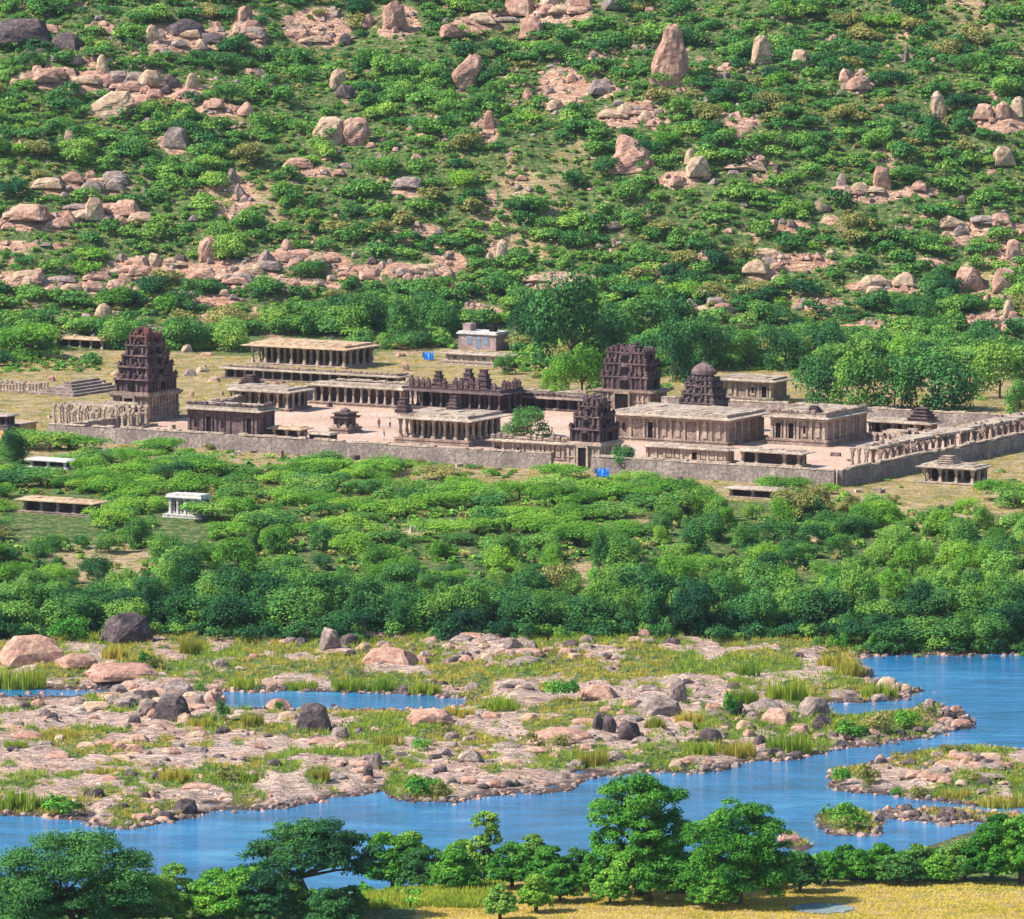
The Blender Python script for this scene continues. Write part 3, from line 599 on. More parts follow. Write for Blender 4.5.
for i, (cx, cy, rx, n_) in enumerate([(60,82,45,7),(120,92,50,7),(168,98,30,3),(20,36,30,3),(88,192,44,6),(40,228,38,5),(105,222,36,5),(30,290,34,5),(95,290,36,4),(150,276,44,8),(228,284,42,7),(300,270,48,8),(395,280,56,10),(320,175,30,3),(318,44,26,4),(188,46,38,4),(868,199,32,4),(795,268,30,4),(560,292,28,5),(632,122,30,4),(985,233,38,4),(890,292,40,3),(765,180,32,2),(545,20,40,4),(990,328,30,3),(250,40,16,3),(712,313,20,2),(655,278,16,2)]):
    for k in range(int(n_*1.6)):
        m_ = ['rock_pink','rock_tan','rock_grey'][rng.choice(3, p=[.55,.25,.2])]; px_ = cx+rng.uniform(-1, 1)*rx; py_ = cy+rng.uniform(-7, 5)
        boulder(px_, py_, rng.uniform(9, 36), rng.uniform(3, 9), 'bff'[k % 3], m_, fit16('long '+{'rock_pink':'pink','rock_tan':'tan','rock_grey':'grey'}[m_]+' rock shelf '+where(px_, py_)), 'rock', 'rock shelves on the hillside', seed=4000+i*20+k, name='flat_rock', dep=.7, rot=rng.uniform(-.15, .15), sink=.3)
# smaller loose rocks inside the outcrops, one by one
zones = [z_ for z_ in HROCK if z_[2]*z_[3] > 60]; wts = np.array([z_[2]*z_[3] for z_ in zones], float); wts /= wts.sum()
for i in range(290):
    cx, cy, rx, ry = zones[rng.choice(len(zones), p=wts)] if i < 180 else (rng.uniform(0, 1024), rng.uniform(5, 320), 12, 5)
    px_ = cx+rng.normal()*rx*.5; py_ = cy+rng.normal()*ry*.55; w_ = 4+9*rng.random()**2
    if not (-20 < px_ < 1044 and 2 < py_ < 330): continue
    m_ = ['rock_pink','rock_tan','rock_grey','rock_dark'][rng.choice(4, p=[.4,.2,.25,.15])]
    nm = {'rock_pink':'pink','rock_tan':'tan','rock_grey':'grey','rock_dark':'dark'}[m_]
    boulder(px_, py_, w_, w_*rng.uniform(.4,.7), 'bff'[i % 3], m_, fit16(('small ' if w_ < 8 else '')+nm+' rock '+where(px_, py_)), 'rock', 'loose rocks of the hillside outcrops', seed=i, name='rock')

# rocks of the river islands
IB = [(171,722,38,23,'b','rock_dark','biggest dark boulder of the heap on the left island'),(178,696,32,13,'r','rock_grey','rounded slab on top of the boulder heap on the left island'),(147,716,24,15,'b','rock_grey','grey block at the left of the boulder heap'),(134,725,15,9,'b','rock_dark','small dark block at the left foot of the boulder heap'),
 (185,725,16,11,'b','rock_tan','pale block at the right foot of the boulder heap'),(212,703,17,11,'b','rock_pink','pinkish block at the right of the boulder heap beside the channel'),(199,708,14,14,'b','rock_grey','grey block wedged right of the biggest dark boulder'),(125,708,24,9,'f','rock_grey','long grey block above the heap, left side'),(118,694,18,9,'b','rock_grey','grey block at the upper left of the boulder heap'),(150,700,20,10,'b','rock_dark','dark block in the middle of the boulder heap'),
 (313,733,40,27,'b','rock_dark','large dark cube like boulder standing by the narrow channel'),(279,710,28,12,'r','rock_pink','low rounded boulder left of the dark cube like one'),(288,722,22,8,'f','rock_tan','pale flat stone left of the dark cube like boulder'),(340,738,18,10,'b','rock_grey','grey stones right of the dark cube like boulder'),
 (678,702,20,22,'r','rock_grey','white upright rounded rock on the right of the main island'),(598,731,12,14,'r','rock_dark','left one of the leaning pair of dark split boulders'),(608,732,18,17,'r','rock_dark','right one of the leaning pair of dark split boulders'),(629,741,26,19,'b','rock_dark','squat purple boulder right of the split pair'),
 (125,645,54,28,'b','rock_dark','big dark faced boulder at the foot of the tree belt'),(300,638,32,14,'f','rock_grey','low hump boulder at the upper edge of the flat, left of centre'),(330,650,24,20,'b','rock_grey','pale broken boulder beside the low hump boulder'),(360,636,16,14,'b','rock_grey','pale block at the left end of the stony flat'),(350,645,20,10,'b','rock_dark','dark block under the pale block on the stony flat'),
 (30,666,70,26,'f','rock_pink','great smooth pink slab at the left edge below the trees'),(75,670,44,12,'f','rock_pink','rounded end of the great smooth slab'),(390,664,60,16,'f','rock_pink','smooth low pink dome on the stony upper flat'),(120,685,80,12,'f','rock_pink','wide flat sandy pink slab between the pools'),
 (600,700,40,14,'f','rock_pink','long low slab left of the white upright rock'),(660,716,46,16,'f','rock_grey','grey slab under the white upright rock'),(560,745,70,12,'f','rock_pink','broad pale slab left of the split dark boulders'),(430,725,50,12,'f','rock_pink','broad pale slab in the middle of the island'),
 (735,716,22,14,'b','rock_dark','dark block at the left of the right hand rock heap'),(768,712,30,12,'r','rock_grey','rounded block on top of the right hand rock heap'),(778,726,34,15,'f','rock_pink','large pink block in the front of the right hand rock heap'),(815,716,34,18,'b','rock_grey','grey block at the right end of the right hand rock heap'),(823,729,22,12,'b','rock_dark','dark block at the right foot of the right hand rock heap'),(745,732,20,10,'b','rock_tan','tan block at the left foot of the right hand rock heap'),(710,742,26,12,'b','rock_dark','dark stones left below the right hand rock heap'),(760,745,14,9,'b','rock_dark','small dark block under the right hand rock heap'),
 (935,703,16,8,'f','rock_tan','pale flat stone topping the end of the island'),(930,716,16,16,'b','rock_grey','stacked block under the pale flat stone at the island end'),(962,728,24,8,'b','rock_pink','low stones at the outermost tip of the island'),(950,720,18,10,'b','rock_dark','dark stones just inside the island tip'),(989,729,9,5,'r','rock_grey','lone pale stone in the water off the island tip'),(783,791,9,5,'r','rock_grey','lone pale stone in the open water of the main channel'),
 (864,676,22,9,'f','rock_grey','pale flat stone on the grassy right point'),(888,688,22,9,'f','rock_tan','pale stone at the waterline of the right point'),(905,692,16,6,'f','rock_tan','flat stone near the tip of the right point'),(880,702,20,6,'f','rock_grey','flat stone on the lower shore of the right point'),(470,762,26,10,'f','rock_grey','flat grey slab on the lower middle shore'),(375,770,16,16,'b','rock_grey','rough block on the shore beside the small bay'),(368,778,12,12,'b','rock_dark','dark block beside the rough block by the small bay'),
 (185,815,26,14,'b','rock_dark','dark block at the lower left waterline'),(165,822,20,8,'b','rock_dark','low dark stones at the lower left waterline'),(800,735,20,9,'b','rock_pink','pink block below the right hand rock heap'),(615,762,26,9,'f','rock_grey','grey slab near the lower shore behind the near tree'),
 (207,828,16,4,'f','rock_pink','flat pink rock in the water off the lower left shore, leftmost'),(222,824,8,6,'f','rock_pink','small rock in the water off the lower left shore'),(236,826,14,4,'f','rock_grey','flat grey rock in the water off the lower left shore'),(252,825,10,3,'f','rock_pink','flat rock in the water off the lower left shore, rightmost'),
 (945,836,20,6,'f','rock_grey','flat stones in the inlet right of the bushy islet'),(898,835,12,6,'r','rock_pink','round pink stone right of the bushy islet'),(877,834,12,7,'r','rock_grey','grey stone touching the bushy islet'),(862,839,10,5,'r','rock_tan','pale stone below the bushy islet'),(843,836,12,5,'f','rock_tan','pale stone at the left foot of the bushy islet'),(878,822,12,12,'b','rock_grey','grey block on the right of the bushy islet'),(790,845,26,9,'f','rock_pink','smooth pink slab on the sand spit')]
for i, (px_, py_, w_, h_, k_, m_, l_) in enumerate(IB): boulder(px_, py_, w_, h_, k_, m_, l_, seed=500+i, dep=.9)
# scattered river rocks: where a broken-up noise says stones lie
RK = [(165,705,60,16,20),(300,640,40,10,12),(430,650,90,14,60),(560,648,50,14,30),(520,660,60,10,26),(640,642,40,8,12),(340,735,40,10,12),(770,722,70,16,60),(700,735,40,12,20),(880,738,70,6,46),(955,722,20,8,16),(930,760,70,10,46),(935,816,60,6,44),(230,728,40,8,10),
 (420,765,70,16,26),(540,790,60,5,26),(690,768,50,5,30),(780,757,40,4,20),(150,820,50,6,26),(120,800,60,10,22),(270,800,50,6,12),(360,760,40,12,18),(620,725,40,20,30),(480,740,80,16,24),(60,760,60,18,14),(200,770,80,14,24),(890,685,30,8,16),(440,800,60,3,18),(220,660,40,12,14),(60,712,50,10,16),(700,690,40,8,12),(830,655,40,8,8),(460,690,70,5,24),(270,690,40,4,8),(990,790,30,12,16),(230,745,120,10,16)]
cand = []
for cx, cy, rx, ry, n in RK:
    for _ in range(int(n*1.5)):
        q = math.sqrt(rng.random()); a = rng.random()*6.283
        cand.append((cx+rx*q*math.cos(a), cy+ry*q*math.sin(a), 3+13*rng.random()**2.6))
for i in range(150):                                     # long low slabs lying across the islands
    cx, cy, rx, ry = [(430,650,110,14),(560,655,80,14),(250,770,200,35),(450,765,150,25),(650,715,70,25),(100,735,100,25),(960,772,60,14),(560,740,90,25),(150,700,60,12)][rng.integers(9)]
    px_ = cx+rng.uniform(-1, 1)*rx; py_ = cy+rng.uniform(-1, 1)*ry; x, y, z = ground(px_, py_); w_ = rng.uniform(8, 34)
    if z < ZW+.15 or not (700 < y < 962): continue
    m_ = ['rock_pink','rock_grey','rock_tan'][rng.choice(3, p=[.4,.4,.2])]
    boulder(px_, py_, w_, rng.uniform(2.5, 6), 'f', m_, fit16('long low '+{'rock_pink':'pink','rock_tan':'tan','rock_grey':'grey'}[m_]+' slab '+where(px_, py_)), 'rock', 'long low slabs on the river islands', seed=2000+i, name='flat_rock', dep=1.0, sink=.4)
cand.sort(key=lambda c_: -c_[2]); nI = 0; small = []
for i, (px_, py_, w_) in enumerate(cand):
    x, y, z = ground(px_, py_)
    if z < ZW+.02 or not (700 < y < 965): continue
    if nI >= 250: small.append((x, y, z, w_)); continue
    nI += 1
    m_ = ['rock_pink','rock_tan','rock_grey','rock_dark'][rng.choice(4, p=[.18,.08,.36,.38])]
    nm = {'rock_pink':'pink','rock_tan':'tan','rock_grey':'grey','rock_dark':'dark'}[m_]
    boulder(px_, py_, w_*1.15, w_*rng.uniform(.22,.55), 'bff'[rng.integers(3)], m_, fit16(('small ' if w_ < 9 else '')+nm+' river rock '+where(px_, py_)), 'rock', 'loose rocks on the river islands', seed=900+i, name='river_rock')
def merged_rocks(name, items, pools, m, **kw):
    Vs = []; Fs = []; off = 0
    for (x, y, z, s_, h_) in items:
        v, f = pools[rng.integers(len(pools))]; a = rng.random()*6.28; c_, n_ = math.cos(a), math.sin(a)
        P = v*np.array([s_, s_*.8, h_]); P = np.stack([P[:,0]*c_-P[:,1]*n_+x, P[:,0]*n_+P[:,1]*c_+y, P[:,2]+z-h_*.25], -1)
        Vs.append(P); Fs.append(f+off); off += len(v)
    me = npmesh(name, np.concatenate(Vs), np.concatenate(Fs)); o = newobj(name, me, m); return tag(o, kind='stuff', **kw)
lowr = []
for i in range(6):
    me = hull_rock('pebble', 400+i, 11, 0); v = np.array([q.co[:] for q in me.vertices]); f = np.array([p.vertices[:] for p in me.polygons if len(p.vertices) == 3]); lowr.append((v, f)); bpy.data.meshes.remove(me)
items = []
for x, y, z, w_ in small: s_ = w_/F*y/2; items.append((x, y, z, s_, s_*rng.uniform(.5, 1)))
for _ in range(8000):
    x = rng.uniform(-105, 105); y = rng.uniform(775, 962)
    n_ = fbm(x*.09, y*.05, 71, 3)
    if n_ < .47+.14*rng.random(): continue
    z = float(gz(x, y))
    if z < ZW-.12 or z > ZW+2.2: continue
    px_, py_ = proj(x, y, z)
    if float(psd(NEAR, *wpix(x, y))) > 4: continue
    s_ = .10+.38*rng.random()**3; items.append((x, y, z, s_, s_*rng.uniform(.5, 1.1)))
# stones strung along the water's edge
for poly, st in ((LAND_MAIN, .5), (ISLE, .5), (ISLE2, .4), (ISLE3, .5), (CHAN, .45)):
    P = poly+[poly[0]]
    for (ax, ay), (bx, by) in zip(P[:-1], P[1:]):
        if max(abs(ax), abs(bx)) > 1300 or (ay > 850) or abs(bx-ax) > 420: continue
        n_ = int(math.hypot(bx-ax, (by-ay)*2)*.55)
        for k in range(n_):
            t = rng.random(); px_ = ax+(bx-ax)*t+rng.normal()*2; py_ = ay+(by-ay)*t+rng.normal()*1.3
            x, y = unproj(px_, py_, ZW); x, y = float(x), float(y); s_ = .15+.55*rng.random()**2.5
            items.append((x, y, max(ZW-.05, float(gz(x, y))), s_, s_*rng.uniform(.5, 1)))
h = len(items)//3
random.shuffle(items)
merged_rocks('river_rubble', items[:h], lowr, M['rock_grey'], label='small grey stones strewn over the river islands and shores', cat='rubble')
merged_rocks('river_rubble', items[h:2*h], lowr, M['rock_pink'], label='small pinkish stones strewn over the river islands and shores', cat='rubble')
merged_rocks('river_rubble', items[2*h:], lowr, M['rock_dark'], label='small dark stones strewn over the river islands and shores', cat='rubble')
items = []
for _ in range(42000):
    x = rng.uniform(-170, 170); y = rng.uniform(1350, 1690); z = float(gz(x, y)); px_, py_ = proj(x, y, z)
    hz = float(hrock(np.float64(px_), np.float64(py_)))
    if rng.random() > hz*.8+.02+.55*(float(fbm(np.float64(x*.06), np.float64(y*.06), 44, 2)) > .62): continue
    s_ = .25+1.2*rng.random()**3; items.append((x, y, z, s_, s_*rng.uniform(.5, 1)))
h = len(items)//2
merged_rocks('hill_rubble', items[:h], lowr, M['rock_pink'], label='pink broken stones lying about the bare patches of the hill', cat='rubble')
merged_rocks('hill_rubble', items[h:], lowr, M['rock_grey'], label='grey broken stones lying about the bare patches of the hill', cat='rubble')
#--END-PART-2

# ------------------------------------------------------------------ the temple: one frame for the whole walled court
PHI = math.atan2(-456, 797)                         # the court is turned against the line of sight
FX = Vector((math.cos(PHI), math.sin(PHI), 0)); FY = Vector((-math.sin(PHI), math.cos(PHI), 0))
def gpt(px, py, z=0.0):
    x, y = unproj(px, py, z); return Vector((float(x), float(y), z))
def pxs(x, y): return F/math.hypot(y, CAMH)
def root(name, label, cat, px, py, group=None, z=0.0, rot=PHI):
    p = gpt(px, py, z); e = newobj(name, None, loc=p, rot=(0, 0, rot)); e.empty_display_size = 1
    return tag(e, label, cat, group), pxs(p.x, p.y)
# local frame of every hall: origin = front-right bottom corner; x runs from -w to 0 along the front, y from 0 to d
PILL = {}
def pillar_mesh(h, t=.55):
    k = (round(h, 1), t)
    if k not in PILL:
        mb = MB(); mb.box(0,0,0,t*1.3,t*1.3,h*.12); mb.box(0,0,h*.12,t*.85,t*.85,h*.22); mb.cone(0,0,h*.34,[(0,t*.46),(h*.1,t*.5),(h*.12,t*.42),(h*.28,t*.42)],8)
        mb.box(0,0,h*.62,t*.9,t*.9,h*.2); mb.box(0,0,h*.82,t*1.15,t*1.15,h*.07); mb.box(0,0,h*.89,t*1.9,t*1.0,h*.11-.003)
        PILL[k] = mb.mesh('pillar')
    return PILL[k]
def ledges(mb, x0, x1, y0, y1, z, steps):
    for h, o in steps: mb.rbox(x0-o, x1+o, y0-o, y1+o, z, z+h); z += h
    return z
def hall(name, label, px, py, wp, dp, hp, style='open', m='temple', roof='roof', plinth=.14, sp=2.6, parapet=0, group=None, cat='temple hall', doors=(), z=0.0, side='auto', ruin=0, seed=0, rowsdeep=3, chajja=.9, loss=0, turrets=(), tmat='brick'):
    r = random.Random(seed+int(px)); e, s = root(name, label, cat, px, py, group, z)
    W = wp/(s*math.cos(PHI)); D = max(3.0, dp/(s*abs(math.sin(PHI)))); H = hp/s
    ph = H*plinth; rt = min(.75, H*.14); ch = H-ph-rt
    mb = MB(); ledges(mb, -W, 0, 0, D, -.6, [(.6+ph*.35, .45), (ph*.3, .25), (ph*.35, .38)]); mb.obj('plinth', M[m], e)
    n = max(2, int(round(W/sp))); nd = max(1, int(round(D/sp)))
    xs_ = [-W+.5+i*(W-1)/n for i in range(n+1)]; ys_ = [.5+i*(D-1)/nd for i in range(nd+1)]
    if style == 'open':
        pm = withmat(pillar_mesh(ch, .55 if sp > 2.2 else .42), M[m if m != 'temple' else 'temple_light']); spots = [(x_, ys_[0]) for x_ in xs_]+[(xs_[-1], y_) for y_ in ys_[1:]]
        for k in range(1, min(rowsdeep, nd)): spots += [(x_, ys_[k]) for x_ in xs_[:-1]]
        spots = spots[:95]
        for x_, y_ in spots:
            if loss and r.random() < loss: continue
            newobj('pillar', pm, parent=e, loc=(x_, y_, ph))
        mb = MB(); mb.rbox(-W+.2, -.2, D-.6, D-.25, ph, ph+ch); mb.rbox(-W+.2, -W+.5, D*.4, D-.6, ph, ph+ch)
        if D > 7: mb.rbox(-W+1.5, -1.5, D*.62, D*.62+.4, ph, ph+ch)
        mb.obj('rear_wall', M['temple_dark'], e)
    else:
        mb = MB(); mb.rbox(-W+.3, -.3, .3, D-.3, ph, ph+ch); mb.obj('wall', M[m], e)
        mb = MB(); 
        for x_ in xs_: mb.rbox(x_-.22, x_+.22, .08, .3, ph, ph+ch)
        for y_ in ys_: mb.rbox(-.3, -.08, y_-.22, y_+.22, ph, ph+ch)
        for k in range(n):
            xm = (xs_[k]+xs_[k+1])/2
            if k in doors: continue
            if r.random() < .8: mb.rbox(xm-.42, xm+.42, .14, .3, ph+ch*.12, ph+ch*.72); mb.box(xm, .22, ph+ch*.72, .9, .16, ch*.16, 0, .3)
        mb.rbox(-W+.2, -.06, .05, .33, ph+ch*.86, ph+ch*.93); mb.rbox(-.33, -.05, .34, D-.2, ph+ch*.86, ph+ch*.93); mb.obj('pilasters', M['temple_light' if m == 'temple' else m], e)
        for k in range(n):
            xm = (xs_[k]+xs_[k+1])/2
            if k in doors:
                mb = MB(); mb.rbox(xm-.75, xm-.5, .05, .32, ph, ph+ch*.72); mb.rbox(xm+.5, xm+.75, .05, .32, ph, ph+ch*.72); mb.rbox(xm-.75, xm+.75, .05, .32, ph+ch*.72, ph+ch*.84); fr = mb.obj('doorway', M[m], e)
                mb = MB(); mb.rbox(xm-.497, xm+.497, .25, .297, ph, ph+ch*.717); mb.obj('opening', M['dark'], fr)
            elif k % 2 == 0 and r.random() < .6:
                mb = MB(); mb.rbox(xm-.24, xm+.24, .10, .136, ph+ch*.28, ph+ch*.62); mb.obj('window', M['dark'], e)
    mb = MB(); c_ = chajja
    if c_: mb.box(-W/2, D/2, ph+ch-.02, W+2*c_, D+2*c_, .16); mb.box(-W/2, D/2, ph+ch+.14, W+2*c_-.1, D+2*c_-.1, .2, 0, (W)/(W+2*c_), 0, (D)/(D+2*c_))
    mb.rbox(-W+.05, -.05, .05, D-.05, ph+ch+.02, H); mb.obj('roof', M[roof], e)
    mb = MB()
    k = 0
    # roof slabs laid side by side, a few lifted or missing
    nn = max(3, int(W/1.4)); mm = max(2, int(D/2.4))
    for i in range(nn):
        for j in range(mm):
            if r.random() < .12+ruin*.4: continue
            x0 = -W+.15+i*(W-.3)/nn; y0 = .15+j*(D-.3)/mm
            mb.rbox(x0+.03, x0+(W-.3)/nn-.03, y0+.03, y0+(D-.3)/mm-.03, H+.004, H+r.uniform(.05, .16))
    mb.obj('roof_slabs', M[roof], e)
    if parapet:
        mb = MB(); mb.rbox(-W+.1, -.05, .05, .5, H+.09, H+.28); mb.rbox(-.52, -.06, .52, D-.1, H+.09, H+.28); L = [(x_, .25, 0) for x_ in np.arange(-W+.5, -.3, 1.15)]+[(-.3, y_, 1) for y_ in np.arange(.8, D, 1.3)]
        for x_, y_, _ in L:
            if r.random() < .18+ruin*.4: continue
            h_ = parapet*r.uniform(.65, 1.15); mb.box(x_, y_, H+.1, .85, .6, h_*.6, 0, .92); mb.box(x_, y_, H+.1+h_*.6, 1.0, .7, h_*.18); mb.box(x_, y_, H+.1+h_*.78, .8, .5, h_*.4, 0, .35)
        mb.obj('parapet', M['brick' if parapet > 1 else m], e)
    for tx, ty, tw, th in turrets:
        mb = MB(); zz = H
        for q in range(4): mb.box(-W*tx, D*ty, zz, tw*(1-q*.18), tw*(1-q*.18), th*.2, 0, .93, .04); mb.box(-W*tx, D*ty, zz+th*.2, tw*(1.08-q*.18), tw*(1.08-q*.18), th*.05); zz += th*.25
        mb.obj('roof_turret', M[tmat], e)
    return e, W, D, H
def storey(w, d, h, mb, z, r, sp=1.0, ragged=.1):
    """one storey of a tower: body, pilasters, niches, cornice and a row of little shrines"""
    mb.box(0, 0, z, w*.86, d*.86, h, 0, .985)
    for ax in (0, 1):
        L, T = (w, d) if ax == 0 else (d, w); n = max(3, int(L*.86/sp))
        for i in range(n+1):
            q = -L*.43+i*L*.86/n; wd = .24 if i % 2 else .42; pr = .14 if i % 2 else .30
            for sg in (-1, 1):
                if ax == 0: mb.box(q, sg*(T*.43+pr/2-.02), z, wd, pr, h*.78)
                else: mb.box(sg*(T*.43+pr/2-.02), q, z, pr, wd, h*.78)
    for pw, hh in ((.30, .9), (.16, .9)):                                  # projecting centre bay
        mb.box(0, 0, z, w*pw, d*.86+1.1-pw*2, h*hh); mb.box(0, 0, z, w*.86+1.1-pw*2, d*pw, h*(hh-.03))
    mb.box(0, 0, z+h*.78, w*.95, d*.95, h*.07); mb.box(0, 0, z+h*.85, w*1.0, d*1.0, h*.09, 0, .97); mb.box(0, 0, z+h*.94, w*.92, d*.92, h*.06)
    for ax in (0, 1):
        L, T = (w, d) if ax == 0 else (d, w); n = max(3, int(L*.9/(sp*1.15)))
        for i in range(n+1):
            if r.random() < ragged: continue
            q = -L*.44+i*L*.88/n
            for sg in (-1, 1):
                if r.random() < ragged: continue
                hh = h*r.uniform(.22, .36); x_, y_ = (q, sg*T*.45) if ax == 0 else (sg*T*.45, q)
                mb.box(x_, y_, z+h, sp*.62, sp*.62, hh*.6, 0, .95); mb.cone(x_, y_, z+h+hh*.6, [(0, sp*.40), (hh*.25, sp*.34), (hh*.5, sp*.08)], 6)
def tower(name, label, px, py, fw, fd, hb, tiers, cap=None, mb_='temple', mt='brick', top='brick_red', door=True, seed=0, cat='gateway tower', doorside='front', ragged=.1, z=0.0):
    """fw, fd front and side widths in px, hb base height in px, tiers = [(scale, height px)]"""
    r = random.Random(seed); e, s = root(name, label, cat, px, py, z=z)
    W = fw/(s*math.cos(PHI)); D = fd/(s*abs(math.sin(PHI))); HB = hb/s
    c = newobj('stone_base', None, parent=e); bpy.data.objects.remove(c)
    mb = MB(); cx, cy = -W/2, D/2; zz = -.5
    for hh, sc_ in ((.5+HB*.08, 1.06), (HB*.06, 1.0), (HB*.05, 1.05), (HB*.22, .97), (HB*.05, 1.03), (HB*.36, .95), (HB*.06, 1.06), (HB*.07, 1.12), (HB*.05, 1.02)):
        mb.box(cx, cy, zz, W*sc_, D*sc_, hh); zz += hh
    for sx, L in ((0, W), (1, D)):
        n = max(3, int(L/1.1))
        for i in range(n+1):
            q = -L*.46+i*L*.92/n
            for sg in (-1, 1):
                if sx == 0: mb.box(cx+q, cy+sg*(D*.475+.08), HB*.19, .34, .3, HB*.62)
                else: mb.box(cx+sg*(W*.475+.08), cy+q, HB*.19, .3, .34, HB*.62)
    mb.obj('stone_base', M[mb_], e)
    if door:
        mb = MB(); dw = W*.12
        if doorside == 'front':
            mb.rbox(cx-dw-.35, cx-dw, -.55, .2, 0, HB*.8); mb.rbox(cx+dw, cx+dw+.35, -.55, .2, 0, HB*.8); mb.rbox(cx-dw-.35, cx+dw+.35, -.6, .2, HB*.8, HB*.9); fr = mb.obj('doorway', M[mb_], e)
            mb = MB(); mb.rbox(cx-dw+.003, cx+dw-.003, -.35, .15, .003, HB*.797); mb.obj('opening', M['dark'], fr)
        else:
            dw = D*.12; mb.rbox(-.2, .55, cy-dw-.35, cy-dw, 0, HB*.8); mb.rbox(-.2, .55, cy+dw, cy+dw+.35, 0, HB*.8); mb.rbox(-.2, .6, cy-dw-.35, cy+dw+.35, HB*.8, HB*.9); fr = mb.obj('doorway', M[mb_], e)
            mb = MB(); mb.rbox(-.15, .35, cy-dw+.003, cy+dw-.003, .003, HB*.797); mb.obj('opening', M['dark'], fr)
    zz = HB; last = len(tiers)-1
    for i, (sc_, hp_) in enumerate(tiers):
        h = hp_/s; mb = MB(); storey(W*sc_, D*sc_, h, mb, 0, r, max(.7, 1.05*sc_), ragged)
        st = mb.obj('storey', M[top if i == last and top else mt], e, loc=(cx, cy, zz))
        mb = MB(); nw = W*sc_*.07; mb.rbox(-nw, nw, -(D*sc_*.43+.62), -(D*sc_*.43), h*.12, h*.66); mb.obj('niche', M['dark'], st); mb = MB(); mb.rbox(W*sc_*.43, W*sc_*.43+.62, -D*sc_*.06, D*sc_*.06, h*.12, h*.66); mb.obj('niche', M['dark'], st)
        zz += h
    if cap == 'dome':
        R_ = W*tiers[-1][0]*.5; mb = MB(); mb.cone(0, 0, 0, [(0,R_*.86),(R_*.25,R_*.8),(R_*.3,R_*1.02),(R_*.6,R_*.98),(R_*.9,R_*.72),(R_*1.1,R_*.34),(R_*1.2,R_*.1)], 12, sy=D/W if D < W*1.3 else 1); mb.obj('dome', M[mt], e, loc=(cx, cy, zz))
    elif cap == 'stump':
        mb = MB(); w_, d_ = W*tiers[-1][0], D*tiers[-1][0]
        for i in range(16): mb.box(r.uniform(-.36,.36)*w_, r.uniform(-.36,.36)*d_, 0, r.uniform(.6,1.4), r.uniform(.6,1.3), r.uniform(.3,1.3), r.uniform(0,3), .8, .06)
        mb.obj('broken_top', M[top or mt], e, loc=(cx, cy, zz))
    return e
# compound walls ---------------------------------------------------
C0 = gpt(835, 487); C1 = gpt(38, 441)
def toL(p): d_ = p-C0; return d_.dot(FX), d_.dot(FY)
LW = -toL(C1)[0]
def wall(name, label, lx0, ly0, lx1, ly1, h, t=1.1, group='walls of the temple court', seed=0, lean=1.0):
    r = random.Random(seed); L = math.hypot(lx1-lx0, ly1-ly0); p = C0+FX*lx0+FY*ly0
    e = newobj(name, None, loc=(p.x, p.y, 0), rot=(0, 0, PHI+math.atan2(ly1-ly0, lx1-lx0))); tag(e, label, 'wall', group)
    mb = MB(); n = max(1, int(L/4)); zt = []
    for i in range(n): mb.box((i+.5)*L/n, 0, -.8, L/n-.01, t*lean, h+.8-r.uniform(0, .25), 0, 1, 0, .8)
    mb.obj('masonry', M['wall'], e)
    mb = MB(); n = int(L/1.5)
    for i in range(n):
        if r.random() < .15: continue
        mb.box((i+.5)*L/n, 0, h-.02, L/n*.96, t*.9, r.uniform(.1, .4), 0, .95)
    mb.obj('coping', M['temple_light'], e); return e
HWL = 2.7
xg = toL(gpt(597, 470))[0]
wall('compound_wall', 'long grey front wall of the court left of the small gateway tower', -LW, 0, xg-6.6, 0, HWL, seed=1)
wall('compound_wall', 'grey front wall of the court between the small gateway tower and its corner', xg+1.0, 0, 0, 0, HWL, seed=2)
wall('compound_wall', 'shaded side wall running back from the right corner of the court', .55, .6, .55, 96, HWL, seed=3)
yg = toL(gpt(150, 423))[1]
wall('compound_wall', 'shaded wall between the front left corner and the tall left gateway tower', -LW, .6, -LW, yg-1, HWL-.8, seed=4)
wall('compound_wall', 'shaded wall running back from the tall left gateway tower', -LW+1, yg+12, -LW+1, 94, HWL-.3, seed=5)
xs1 = toL(gpt(653, 412))[0]
wall('compound_wall', 'rear wall of the court left of the broad rear gateway tower', -LW+1, 95, xs1-14, 95, HWL, seed=6)
wall('compound_wall', 'rear wall of the court right of the broad rear gateway tower', xs1+1, 96, -.2, 96, HWL, seed=7)
# the paved court and bare ground inside, a sheet a few millimetres above the ground
mb = MB()
Pc = [C0+FX*a+FY*b_ for a, b_ in ((-LW+.4,.5),(.2,.5),(.2,95.5),(-LW+.4,95.5))]
mb.v = [(p.x, p.y, .02) for p in Pc]; mb.f = [(0,1,2,3)]
cm = stone('court_sand', (.46,.30,.22), (.62,.43,.33), (.68,.52,.42), .08, 1.5, False, .2)
o = mb.obj('courtyard', cm); o['kind'] = 'structure'

